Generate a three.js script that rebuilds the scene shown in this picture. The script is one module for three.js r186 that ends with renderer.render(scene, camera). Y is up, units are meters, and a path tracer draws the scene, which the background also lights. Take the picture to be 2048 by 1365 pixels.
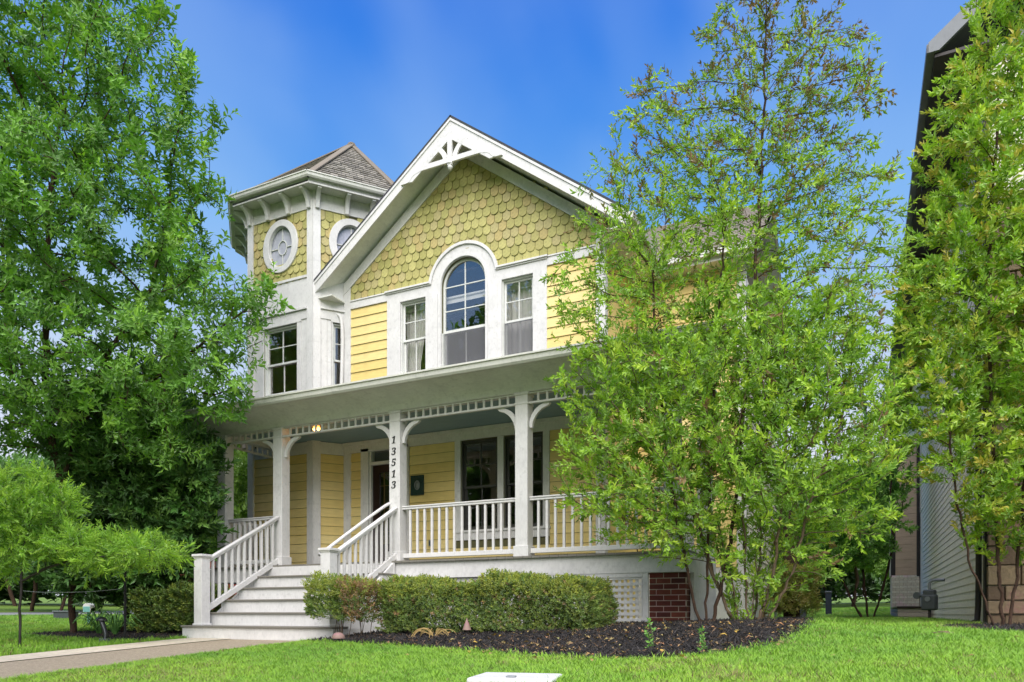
import * as THREE from 'three';
import { mergeGeometries, mergeVertices } from 'three/addons/utils/BufferGeometryUtils.js';
import { RoundedBoxGeometry } from 'three/addons/geometries/RoundedBoxGeometry.js';
import { FontLoader } from 'three/addons/loaders/FontLoader.js';
import { TextGeometry } from 'three/addons/geometries/TextGeometry.js';

/* ------------------------------------------------ camera, sky, sun, exposure */
const scene = new THREE.Scene();
const EXPOSURE = 2.4;
const renderer = new THREE.WebGLRenderer({ antialias: true });
renderer.setSize(1024, 682);
renderer.toneMapping = THREE.LinearToneMapping;
renderer.toneMappingExposure = EXPOSURE;
renderer.shadowMap.enabled = true;

// level camera with a shifted lens (upright verticals, horizon low in the frame); pixels of the 2048 x 1365 picture
const FOCAL = 1455, HORIZON = 1227, YAW = 25.6 * Math.PI / 180;
const camera = new THREE.PerspectiveCamera(2 * Math.atan(1365 / 2 / FOCAL) * 180 / Math.PI, 2048 / 1365, 0.1, 1500);
camera.position.set(0, 0.40, 9.89);
camera.rotation.y = YAW;
camera.setViewOffset(2048, 1365, 0, -(HORIZON - 1365 / 2), 2048, 1365);
camera.updateProjectionMatrix();

const SUN_DIR = new THREE.Vector3(0.26, 0.75, 0.61).normalize();
const sun = new THREE.DirectionalLight(new THREE.Color(1.0, 0.95, 0.88), 3.0);
sun.name = 'sun';
sun.position.copy(SUN_DIR).multiplyScalar(60);
sun.target.position.set(-4, 0, 0);
sun.position.add(sun.target.position);
sun.castShadow = true;
sun.shadow.radius = 130;
sun.shadow.mapSize.set(4096, 4096);
Object.assign(sun.shadow.camera, { left: -45, right: 45, top: 45, bottom: -45, near: 1, far: 150 });
sun.shadow.bias = -0.0005;
scene.add(sun, sun.target);

/* ------------------------------------------------ random numbers and noise */
function rng(seed) {
  let a = seed >>> 0;
  return () => { a = (a + 0x6D2B79F5) | 0; let t = Math.imul(a ^ (a >>> 15), 1 | a); t = (t + Math.imul(t ^ (t >>> 7), 61 | t)) ^ t; return ((t ^ (t >>> 14)) >>> 0) / 4294967296; };
}
const sstep = (a, b, x) => { const t = Math.min(1, Math.max(0, (x - a) / (b - a))); return t * t * (3 - 2 * t); };
const lerp = (a, b, t) => a + (b - a) * t;
function tileNoise(size, cells, seed) {           // tileable value noise
  const r = rng(seed), g = Float32Array.from({ length: cells * cells }, () => r()), out = new Float32Array(size * size);
  for (let y = 0; y < size; y++) for (let x = 0; x < size; x++) {
    const fx = x / size * cells, fy = y / size * cells, x0 = Math.floor(fx), y0 = Math.floor(fy);
    let tx = fx - x0, ty = fy - y0; tx = tx * tx * (3 - 2 * tx); ty = ty * ty * (3 - 2 * ty);
    const x1 = (x0 + 1) % cells, y1 = (y0 + 1) % cells;
    out[y * size + x] = lerp(lerp(g[y0 * cells + x0], g[y0 * cells + x1], tx), lerp(g[y1 * cells + x0], g[y1 * cells + x1], tx), ty);
  }
  return out;
}
function fbm(size, cells, seed, octaves = 4, gain = 0.55) {
  const out = new Float32Array(size * size); let amp = 1, sum = 0;
  for (let o = 0; o < octaves && cells <= size; o++, cells *= 2, amp *= gain) { const n = tileNoise(size, cells, seed + o * 17); for (let i = 0; i < out.length; i++) out[i] += n[i] * amp; sum += amp; }
  for (let i = 0; i < out.length; i++) out[i] /= sum;
  return out;
}
// colour map from a function (x, y, index) -> [r, g, b] in 0..1 (sRGB), metres = size of one tile
function colourMap(size, metres, fn) {
  const d = new Uint8Array(size * size * 4);
  for (let y = 0; y < size; y++) for (let x = 0; x < size; x++) {
    const i = y * size + x, c = fn(x, y, i);
    for (let k = 0; k < 3; k++) d[i * 4 + k] = Math.max(0, Math.min(255, Math.round(c[k] * 255)));
    d[i * 4 + 3] = 255;
  }
  const t = new THREE.DataTexture(d, size, size); t.wrapS = t.wrapT = THREE.RepeatWrapping; t.magFilter = THREE.LinearFilter; t.minFilter = THREE.LinearMipmapLinearFilter; t.generateMipmaps = true;
  t.colorSpace = THREE.SRGBColorSpace; t.repeat.set(1 / metres, 1 / metres); t.needsUpdate = true; return t;
}
function greyMap(size, metres, fn) { const t = colourMap(size, metres, (x, y, i) => { const v = fn(x, y, i); return [v, v, v]; }); t.colorSpace = THREE.NoColorSpace; return t; }
const N1 = fbm(512, 8, 11), N2 = fbm(512, 32, 23), N3 = fbm(512, 128, 37, 2), N4 = fbm(512, 4, 51, 5);
const Nat = (n, x, y) => n[((y & 511) << 9) + (x & 511)];

/* ------------------------------------------------ sky: blue with faint wisps, pale near the horizon */
{
  const W = 1024, Hh = 512, data = new Float32Array(W * Hh * 4);
  const stops = [[-90, .30, .32, .34], [0, .80, .83, .92], [12, .74, .79, .93], [20, .48, .64, .92], [27, .15, .42, .90], [34, .046, .265, .84], [42, .014, .165, .76], [60, .012, .130, .68], [90, .011, .115, .62]];
  for (let y = 0; y < Hh; y++) {
    const el = (y + .5) / Hh * 180 - 90;
    let k = 0; while (k < stops.length - 2 && el > stops[k + 1][0]) k++;
    const a = stops[k], b = stops[k + 1], t = Math.min(1, Math.max(0, (el - a[0]) / (b[0] - a[0])));
    for (let x = 0; x < W; x++) {
      const az = (x + .5) / W * Math.PI * 2, er = el * Math.PI / 180;
      let wisp = 0;
      if (el > 1) {
        const px = Math.cos(az) / (Math.tan(er) + .35), pz = Math.sin(az) / (Math.tan(er) + .35);
        const n = Nat(N4, Math.floor(px * 230 + 900), Math.floor(pz * 120 + 700)) * .65 + Nat(N1, Math.floor(px * 210 + 300), Math.floor(pz * 120 + 90)) * .35;
        wisp = sstep(.46, .66, n) * .26;
      }
      for (let c = 0; c < 3; c++) {
        const base = lerp(a[c + 1], b[c + 1], t);
        data[(y * W + x) * 4 + c] = lerp(base, [.56, .76, .97][c], wisp) / EXPOSURE * 1.0;
      }
      data[(y * W + x) * 4 + 3] = 1;
    }
  }
  const sky = new THREE.DataTexture(data, W, Hh, THREE.RGBAFormat, THREE.FloatType);
  sky.mapping = THREE.EquirectangularReflectionMapping; sky.magFilter = THREE.LinearFilter; sky.minFilter = THREE.LinearFilter; sky.needsUpdate = true;
  scene.background = sky; scene.environment = sky;
}

/* ------------------------------------------------ materials */
const hex = h => new THREE.Color(h);
const mat = (o) => new THREE.MeshStandardMaterial(o);
const paintMap = colourMap(512, 1.6, (x, y, i) => { const v = .87 + .10 * Nat(N1, x, y) + .07 * Nat(N2, x * 3, y) - .08 * sstep(.56, .74, Nat(N2, x, y)) * Nat(N4, x, y); return [v, v, v * .995]; });
const paintBump = greyMap(512, .8, (x, y) => .5 * Nat(N3, x * 2, y >> 2) + .5 * Nat(N2, x, y));
const boardMap = colourMap(512, 1.4, (x, y, i) => { const v = .88 + .10 * Nat(N2, x >> 2, y * 2) + .06 * (Nat(N1, x, y) - .5); return [v, v * (.985 + .02 * Nat(N4, x, y)), v * .97]; });
const scaleMap = colourMap(512, 1.1, (x, y, i) => { const p = sstep(.48, .75, Nat(N4, x, y)), v = .84 + .2 * Nat(N2, x, y); return [v * (1 + .10 * p), v * (1 - .03 * p), v * (1 + .12 * p)]; });
const M = {
  white: mat({ color: hex('#dcdad9'), map: paintMap, bumpMap: paintBump, bumpScale: .0012, roughness: .55 }),
  soffit: mat({ color: hex('#dedfd8'), map: paintMap, roughness: .65 }),
  gutter: mat({ color: hex('#d2d1ca'), map: paintMap, roughness: .42 }),
  tread: mat({ color: hex('#7f7c76'), map: boardMap, roughness: .6 }),
  siding: [0, 1, 2].map(k => mat({ color: hex(['#edd68e', '#e9d186', '#efda97'][k]), map: boardMap, bumpMap: paintBump, bumpScale: .001, roughness: .6 })),
  scale: [0, 1, 2, 3, 4, 5].map(k => mat({ color: hex(['#b0aa68', '#a5a05e', '#bab370', '#b7a66c', '#aea666', '#b3a873'][k]), map: scaleMap, roughness: .75 })),
  sheath: mat({ color: hex('#5d5a3a'), roughness: .9 }),
  roomWall: mat({ color: hex('#8d8478'), roughness: .9, map: paintMap }),
  roomDark: mat({ color: hex('#4a3d33'), roughness: .9, map: boardMap }),
  ceiling: mat({ color: hex('#8faab6'), roughness: .6, map: boardMap }),
  roofDark: mat({ color: hex('#3c3f42'), roughness: .9, map: scaleMap }),
  roofTabs: new THREE.MeshStandardMaterial({ color: 0xffffff, vertexColors: true, roughness: .95, map: boardMap }),
  glass: new THREE.MeshPhysicalMaterial({ color: 0xffffff, transmission: 1, thickness: 0, roughness: .01, ior: 2.1 }),
  palePane: mat({ color: hex('#b6b8c6'), roughness: .08, map: paintMap }),  // opaque pale grey-blue pane of the oval windows
  roofHip: mat({ color: hex('#857c70'), roughness: .95, map: boardMap }),
  screen: new THREE.MeshStandardMaterial({ color: hex('#77777c'), transparent: true, opacity: .34, roughness: .9 }),
  sash: mat({ color: hex('#dadbd7'), roughness: .45, map: paintMap }),
  darkSash: mat({ color: hex('#43423f'), roughness: .5, map: paintMap }),
  doorWood: mat({ color: hex('#2a1712'), roughness: .35, map: boardMap }),
  brass: mat({ color: hex('#b09560'), roughness: .3, metalness: 1 }),
  black: mat({ color: hex('#1b1b1d'), roughness: .4 }),
  plaque: mat({ color: hex('#23413d'), roughness: .45, metalness: .4, map: scaleMap }),
  brick: [0, 1, 2, 3].map(k => mat({ color: hex(['#5c271c', '#6a2e20', '#4c1e17', '#703626'][k]), map: scaleMap, bumpMap: paintBump, bumpScale: .003, roughness: .85 })),
  mortar: mat({ color: hex('#b5a898'), roughness: .95, map: scaleMap }),
  concrete: mat({ color: hex('#e0d6c2'), roughness: .9, map: colourMap(512, 1.5, (x, y) => { const v = .78 + .18 * Nat(N2, x, y) + .12 * (Nat(N4, x, y) - .5) + .08 * (Nat(N3, x, y) - .5); return [v, v * .985, v * .96]; }), bumpMap: greyMap(512, .5, (x, y) => Nat(N3, x, y)), bumpScale: .003 }),
  darkerPaving: mat({ color: hex('#cdc3b1'), roughness: .95, map: colourMap(512, .8, (x, y) => { const v = .62 + .3 * Nat(N3, x, y) + .2 * (Nat(N2, x, y) - .5); return [v, v * .96, v * .9]; }), bumpMap: greyMap(512, .4, (x, y) => Nat(N3, x, y)), bumpScale: .006 }),
  asphalt: mat({ color: hex('#8f8f92'), roughness: .95, map: colourMap(512, 3, (x, y) => { const v = .75 + .25 * Nat(N3, x, y); return [v, v, v]; }) }),
  lawn: mat({ color: 0xffffff, roughness: 1, map: colourMap(512, 2.6, (x, y) => { const a = Nat(N2, x, y), b = Nat(N4, x, y), c = Nat(N3, x, y); const v = .55 + .55 * a + .3 * (c - .5); return [.40 * v + .06 * b, .56 * v, .14 * v]; }) }),
  mulch: mat({ color: 0xffffff, roughness: 1, map: colourMap(512, .9, (x, y) => { const v = .05 + .16 * Nat(N3, x, y) * Nat(N2, x, y); return [v * 1.05, v * .92, v * .86]; }), bumpMap: greyMap(512, .5, (x, y) => Nat(N3, x, y)), bumpScale: .02 }),
  bark: mat({ color: hex('#5b4638'), roughness: .95, map: colourMap(512, .5, (x, y) => { const v = .5 + .75 * Nat(N2, x * 3, y >> 1) - .1; return [v, v * .95, v * .9]; }), bumpMap: greyMap(512, .4, (x, y) => Nat(N2, x * 3, y >> 1)), bumpScale: .012 }),
  barkGrey: mat({ color: hex('#7a6a58'), roughness: .95, map: colourMap(512, .4, (x, y) => { const v = .55 + .6 * Nat(N2, x * 2, y >> 1); return [v, v * .97, v * .93]; }), bumpMap: greyMap(512, .4, (x, y) => Nat(N2, x * 3, y >> 1)), bumpScale: .006 }),
  nSiding: mat({ color: hex('#f3eee2'), map: boardMap, bumpMap: paintBump, bumpScale: .001, roughness: .7 }),
  tan: mat({ color: hex('#cbb099'), map: boardMap, roughness: .7 }),
  darkTrim: mat({ color: hex('#2c2422'), map: paintMap, roughness: .6 }),
  greyTrim: mat({ color: hex('#6c7077'), map: paintMap, roughness: .5 }),
  paleBrick: [0, 1].map(k => mat({ color: hex(['#ebe2cc', '#e2d7bd'][k]), map: scaleMap, roughness: .85 })),
  stone: [0, 1, 2].map(k => mat({ color: hex(['#7d6a52', '#8e7a60', '#6d5a48'][k]), map: scaleMap, bumpMap: paintBump, bumpScale: .01, roughness: .9 })),
  weathered: mat({ color: hex('#98928a'), map: boardMap, roughness: .9 }),
  grey: mat({ color: hex('#8b9194'), roughness: .45, metalness: .5, map: paintMap }),
  darkGrey: mat({ color: hex('#4a5052'), roughness: .5, map: paintMap }),
  fabric: new THREE.MeshPhysicalMaterial({ color: hex('#e8e6e0'), roughness: .95, transmission: .3, thickness: 0 }),
  clay: mat({ color: hex('#8f746a'), roughness: .7, map: scaleMap }),
  teal: mat({ color: hex('#6fa8a2'), roughness: .5 }),
  lumber: mat({ color: hex('#b59a74'), roughness: .85, map: boardMap }),
  bin: mat({ color: hex('#1c2530'), roughness: .5 }),
};

/* ------------------------------------------------ object helpers */
const taken = new Map();
function numbered(name) { const n = taken.get(name) || 0; taken.set(name, n + 1); return n ? `${name}_${String(n).padStart(3, '0')}` : name; }
function metreUV(g) {                      // uv in metres by the way each face points
  g.computeBoundingBox(); if (!g.attributes.normal) g.computeVertexNormals();
  const p = g.attributes.position, n = g.attributes.normal, uv = new Float32Array(p.count * 2);
  for (let i = 0; i < p.count; i++) {
    const ax = Math.abs(n.getX(i)), ay = Math.abs(n.getY(i)), az = Math.abs(n.getZ(i));
    if (ay >= ax && ay >= az) { uv[2 * i] = p.getX(i); uv[2 * i + 1] = p.getZ(i); }
    else if (ax >= az) { uv[2 * i] = p.getZ(i); uv[2 * i + 1] = p.getY(i); }
    else { uv[2 * i] = p.getX(i); uv[2 * i + 1] = p.getY(i); }
  }
  g.setAttribute('uv', new THREE.BufferAttribute(uv, 2)); return g;
}
function part(name, geo, m, parent, pos) {
  if (Array.isArray(geo)) geo = mergeGeometries(geo.map(g => { const q = g.index ? g.toNonIndexed() : g; for (const k of Object.keys(q.attributes)) if (!['position', 'normal', 'uv', 'color'].includes(k)) q.deleteAttribute(k); return q; }));
  const o = new THREE.Mesh(geo, m); o.name = name; o.castShadow = o.receiveShadow = true;
  if (pos) o.position.set(...pos);
  if (parent) parent.add(o);
  return o;
}
function tag(o, name, label, category, extra = {}) { o.name = numbered(name); o.userData = { label, category, ...extra }; scene.add(o); return o; }
function thing(name, label, category, pos = [0, 0, 0], turn = 0, extra = {}) { const g = new THREE.Group(); g.position.set(...pos); g.rotation.y = turn; return tag(g, name, label, category, extra); }
function setting(o, name, label, category, kind = 'structure') { o.name = numbered(name); o.userData = { label, category, kind }; scene.add(o); return o; }
function group(name, parent, pos = [0, 0, 0], turn = 0) { const g = new THREE.Group(); g.name = name; g.position.set(...pos); g.rotation.y = turn; parent.add(g); return g; }
// box by its corners
function bx(x0, x1, y0, y1, z0, z1) { const g = new THREE.BoxGeometry(x1 - x0, y1 - y0, z1 - z0); g.translate((x0 + x1) / 2, (y0 + y1) / 2, (z0 + z1) / 2); return metreUV(g); }
function rbx(x0, x1, y0, y1, z0, z1, r = .008) { const g = new RoundedBoxGeometry(x1 - x0, y1 - y0, z1 - z0, 1, r); g.translate((x0 + x1) / 2, (y0 + y1) / 2, (z0 + z1) / 2); return metreUV(g); }
function extrude(shape, depth, bevel = 0, curve = 12) { const g = new THREE.ExtrudeGeometry(shape, { depth, bevelEnabled: bevel > 0, bevelSize: bevel, bevelThickness: bevel, bevelSegments: 1, curveSegments: curve }); return metreUV(g); }
function polyShape(pts) { const s = new THREE.Shape(); pts.forEach(([x, y], i) => i ? s.lineTo(x, y) : s.moveTo(x, y)); s.closePath(); return s; }
function tube(pts, r, sides = 6, seg = 0) { const c = new THREE.CatmullRomCurve3(pts.map(p => new THREE.Vector3(...p)), false, 'centripetal'); return metreUV(new THREE.TubeGeometry(c, seg || pts.length * 4, r, sides)); }
function barBetween(a, b, w, h, r = .006) {  // rounded bar from a to b, width w across, height h
  const A = new THREE.Vector3(...a), B = new THREE.Vector3(...b), L = A.distanceTo(B), g = new RoundedBoxGeometry(w, h, L, 1, r);
  const d = B.clone().sub(A).normalize(), q = new THREE.Matrix4().lookAt(new THREE.Vector3(), d.clone().negate(), new THREE.Vector3(0, 1, 0));
  metreUV(g); g.applyMatrix4(q); g.translate((A.x + B.x) / 2, (A.y + B.y) / 2, (A.z + B.z) / 2); return g;
}
// slab from a planar quad a b c d (counter-clockwise seen from outside), thickness t inwards
function slab(a, b, c, d, t) {
  const P = [a, b, c, d].map(p => new THREE.Vector3(...p)), n = P[1].clone().sub(P[0]).cross(P[2].clone().sub(P[0])).normalize();
  const Q = P.map(p => p.clone().addScaledVector(n, -t)), pos = [];
  const quad = (p, q, r, s) => pos.push(...p.toArray(), ...q.toArray(), ...r.toArray(), ...p.toArray(), ...r.toArray(), ...s.toArray());
  quad(...P); quad(Q[3], Q[2], Q[1], Q[0]);
  for (let i = 0; i < 4; i++) { const j = (i + 1) % 4; quad(P[i], Q[i], Q[j], P[j]); }
  const g = new THREE.BufferGeometry(); g.setAttribute('position', new THREE.Float32BufferAttribute(pos, 3)); g.computeVertexNormals(); return metreUV(g);
}

/* ------------------------------------------------ terrain */
function H(x, z) {
  let y = .2 * sstep(-7.5, 1, x);
  y -= .05 * Math.log1p(Math.exp(Math.min(60, (z - 1.8) * 4))) / 4;
  const d = Math.hypot(x + 4, z - 6) - 17;
  if (d > 0) y += .022 * d * d / (d + 6);
  y += .10 * sstep(-7.0, -5.8, x) * (1 - sstep(1.2, 3.4, z)) * (1 - sstep(-.8, .4, x)) * sstep(-4, -1, z);   // raised planting bed
  return y;
}
function sheet(inside, x0, x1, z0, z1, cell, lift, m, name, label, category) {   // cells of the ground that lie inside an outline
  const nx = Math.round((x1 - x0) / cell), nz = Math.round((z1 - z0) / cell), pos = [], uv = [], idx = [], id = new Map();
  const vert = (i, j) => { const k = i * 10000 + j; if (!id.has(k)) { const x = x0 + i * cell, z = z0 + j * cell; id.set(k, pos.length / 3); pos.push(x, H(x, z) + lift(x, z), z); uv.push(x, z); } return id.get(k); };
  for (let i = 0; i < nx; i++) for (let j = 0; j < nz; j++) if (inside(x0 + (i + .5) * cell, z0 + (j + .5) * cell)) { const a = vert(i, j), b = vert(i + 1, j), c = vert(i + 1, j + 1), d = vert(i, j + 1); idx.push(a, d, c, a, c, b); }
  const g = new THREE.BufferGeometry(); g.setAttribute('position', new THREE.Float32BufferAttribute(pos, 3)); g.setAttribute('uv', new THREE.Float32BufferAttribute(uv, 2)); g.setIndex(idx); g.computeVertexNormals();
  return setting(part(name, g, m), name, label, category);
}
function inPoly(poly, x, z) { let c = false; for (let i = 0, j = poly.length - 1; i < poly.length; j = i++) { const [xi, zi] = poly[i], [xj, zj] = poly[j]; if ((zi > z) !== (zj > z) && x < (xj - xi) * (z - zi) / (zj - zi) + xi) c = !c; } return c; }
const BED = [[-6.85, .1], [-6.85, 1.9], [-6.7, 2.35], [-6.1, 2.6], [-5.33, 2.8], [-4.4, 3.15], [-3.65, 3.62], [-2.56, 4.2], [-1.75, 4.62], [-1.29, 4.5], [-.93, 4.1], [-.62, 3.45], [-.48, 2.5], [-.42, 1.2], [-.5, -1], [-.55, -2.4], [-1.2, -3.2], [-2, -3.2], [-2, .1]];
const BED_LEFT = [[-9.55, 1.75], [-9.6, 2.6], [-10.3, 2.75], [-11.3, 2.5], [-12.4, 2.35], [-13.4, 2.0], [-13.8, 1.0], [-13.5, -.6], [-11, -1], [-10.9, .1], [-9.5, .15]];
const BED_RIGHT = [[.75, .6], [1.0, 1.6], [1.6, 2.2], [3, 2.4], [3, -2.2], [1.5, -2.2], [.95, -.6]];
const WALK = [[-9.42, 1.7], [-6.78, 1.7], [-6.95, 3], [-6.85, 5], [-6.5, 9], [-9.1, 9], [-9.42, 3]];
{
  const n = 260, pos = [], uv = [], idx = [], warp = s => Math.sign(s) * (26 * Math.abs(s) + 380 * Math.pow(Math.abs(s), 5));
  for (let i = 0; i <= n; i++) for (let j = 0; j <= n; j++) { const x = -4 + warp(i / n * 2 - 1), z = -1 + warp(j / n * 2 - 1); pos.push(x, H(x, z), z); uv.push(x, z); }
  for (let i = 0; i < n; i++) for (let j = 0; j < n; j++) { const a = i * (n + 1) + j, b = a + n + 1; idx.push(a, a + 1, b + 1, a, b + 1, b); }
  const g = new THREE.BufferGeometry(); g.setAttribute('position', new THREE.Float32BufferAttribute(pos, 3)); g.setAttribute('uv', new THREE.Float32BufferAttribute(uv, 2)); g.setIndex(idx); g.computeVertexNormals();
  setting(part('lawn', g, M.lawn), 'lawn', 'green lawn ground sloping around the yellow house', 'lawn');
}
const bumpy = (x, z) => .016 + .012 * Math.sin(x * 9 + z * 4) * Math.sin(z * 11 - x * 3);
sheet((x, z) => inPoly(BED, x, z), -7, 0, -3.4, 4.8, .07, bumpy, M.mulch, 'mulch_bed', 'dark mulch bed in front of the porch hedge and tree', 'mulch');
sheet((x, z) => inPoly(BED_LEFT, x, z), -14, -9.4, -1.1, 2.9, .07, bumpy, M.mulch, 'mulch_bed', 'dark mulch bed left of the entrance stairs', 'mulch');
sheet((x, z) => inPoly(BED_RIGHT, x, z), .7, 3.1, -2.3, 2.5, .07, bumpy, M.mulch, 'mulch_bed', 'dark mulch bed beside the stone corner of the neighbouring house', 'mulch');
sheet((x, z) => inPoly(WALK, x, z) && x < -8.55, -9.42, -6, 1.72, 9, .06, () => .022, M.concrete, 'walkway', 'pale concrete walkway strip leading to the stairs', 'walkway');
sheet((x, z) => inPoly(WALK, x, z) && x >= -8.55, -9.42, -6, 1.72, 9, .06, () => .014, M.darkerPaving, 'walkway', 'darker brown walkway strip beside the pale concrete', 'walkway');  // right part of the walk in a darker, speckled tone
function ribbon(pts, w, m, lift, name, label, category) {
  const c = new THREE.CatmullRomCurve3(pts.map(([x, z]) => new THREE.Vector3(x, 0, z))), pos = [], uv = [], idx = [], n = 80, k = 6;
  for (let i = 0; i <= n; i++) { const p = c.getPoint(i / n), t = c.getTangent(i / n), s = new THREE.Vector3(-t.z, 0, t.x).normalize(); for (let j = 0; j <= k; j++) { const q = p.clone().addScaledVector(s, (j / k - .5) * w); pos.push(q.x, H(q.x, q.z) + lift, q.z); uv.push(q.x, q.z); } }
  for (let i = 0; i < n; i++) for (let j = 0; j < k; j++) { const a = i * (k + 1) + j, b = a + k + 1; idx.push(a, b + 1, a + 1, a, b, b + 1); }
  const g = new THREE.BufferGeometry(); g.setAttribute('position', new THREE.Float32BufferAttribute(pos, 3)); g.setAttribute('uv', new THREE.Float32BufferAttribute(uv, 2)); g.setIndex(idx); g.computeVertexNormals();
  return setting(part(name, g, m), name, label, category);
}
ribbon([[-11, 9], [-14.2, 3.0], [-16.8, -.6], [-20, -5], [-26, -14]], 2.2, M.concrete, .03, 'sidewalk', 'pale concrete sidewalk crossing the lawn beyond the left trees', 'sidewalk');
ribbon([[-33, 24], [-35, 4], [-36, -10], [-38, -24], [-44, -60]], 6, M.asphalt, .03, 'road', 'grey street beyond the left lawn', 'road');

/* ------------------------------------------------ the yellow house */
const house = thing('victorian_house', 'yellow clapboard house with white trim, corner tower and front porch', 'house');
const FLOOR = 1.24, WALLZ = -1.83;

// clapboards of one wall face, in the face's own frame (x along, y up, z out)
const boardCache = new Map();
function boardGeo(len, ex, t = .025) {
  const key = len.toFixed(3) + '/' + ex + '/' + t; if (boardCache.has(key)) return boardCache.get(key);
  const s = polyShape([[0, .004], [t - .006, 0], [t, 0], [t, .005], [.008, ex - .0045], [0, ex - .0045]]);   // (out, up)
  const g = new THREE.ExtrudeGeometry(s, { depth: len, bevelEnabled: false }); g.rotateY(-Math.PI / 2); // depth -> -x, out(x) -> z
  g.translate(len, 0, 0); const r = metreUV(g); boardCache.set(key, r); return r;
}
function clapboards(parent, x0, x1, y0, y1, ex, open, mats, z = 0, seed = 1, t = .025) {
  const r = rng(seed), rows = Math.round((y1 - y0) / ex), e = (y1 - y0) / rows;
  for (let k = 0; k < rows; k++) {
    const a = y0 + k * e, b = a + e; let segs = [[x0, x1]];
    for (const o of open) if (b > o[2] + .02 && a < o[3] - .02) segs = segs.flatMap(([p, q]) => o[0] >= q || o[1] <= p ? [[p, q]] : [[p, Math.min(q, o[0])], [Math.max(p, o[1]), q]]).filter(([p, q]) => q - p > .03);
    segs = segs.flatMap(([p, q]) => { if (q - p < 2.2 || r() < .35) return [[p, q]]; const c = Math.round(lerp(p + .6, q - .6, r()) * 10) / 10; return [[p, c - .0015], [c + .0015, q]]; });
    for (const [p, q] of segs) { const o = part('clapboard', boardGeo(q - p, e, t), mats[Math.floor(r() * mats.length)], parent, [p, a, z]); }
  }
}
// fish-scale shingles
const SW = .16, SE = .165;
const scaleGeos = [0, 1, 2].map(k => {
  const w = SW - .006 - k * .002, r = w / 2, L = SE * 1.55, s = new THREE.Shape();
  s.moveTo(-r, L); s.lineTo(-r, r); s.absarc(0, r, r, Math.PI, 2 * Math.PI, false); s.lineTo(r, L); s.closePath();
  const g = new THREE.ExtrudeGeometry(s, { depth: .011, bevelEnabled: false, curveSegments: 8 }); g.rotateX(-.085 - .012 * k); g.translate(0, 0, .012 + SE * .085); return metreUV(g);
});
function fishScales(parent, x0, x1, y0, y1, keep, seed) {
  const r = rng(seed); let row = 0;
  for (let y = y0; y < y1; y += SE, row++) for (let x = x0 + (row % 2 ? SW / 2 : 0); x < x1 + SW / 2; x += SW) {
    if (!keep(x, y + SE * .5)) continue;
    const o = part('shingle', scaleGeos[Math.floor(r() * 3)], M.scale[Math.floor(r() * 6)], parent, [x, y, 0]);
    o.rotation.z = (r() - .5) * .035; o.position.z = (r() - .5) * .004; o.position.y += (r() - .5) * .006;
  }
}
function wallWithHoles(x0, x1, y0, y1, holes, depth, outline) {
  const s = outline ? polyShape(outline) : polyShape([[x0, y0], [x1, y0], [x1, y1], [x0, y1]]);
  for (const h of holes) {
    if (h.ellipse) { const p = new THREE.Path(); p.absellipse(h.ellipse[0], h.ellipse[1], h.ellipse[2], h.ellipse[3], 0, Math.PI * 2, true); s.holes.push(p); }
    else if (h.arch) { const [a, b, c, d] = h.arch, rr = (b - a) / 2, p = new THREE.Path(); p.moveTo(a, c); p.lineTo(a, d - rr); p.absarc((a + b) / 2, d - rr, rr, Math.PI, 0, true); p.lineTo(b, c); p.closePath(); s.holes.push(p); }
    else { const [a, b, c, d] = h, p = new THREE.Path(); p.moveTo(a, c); p.lineTo(a, d); p.lineTo(b, d); p.lineTo(b, c); p.closePath(); s.holes.push(p); }
  }
  const g = extrude(s, depth, 0, 24); g.translate(0, 0, -depth); return g;
}
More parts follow.
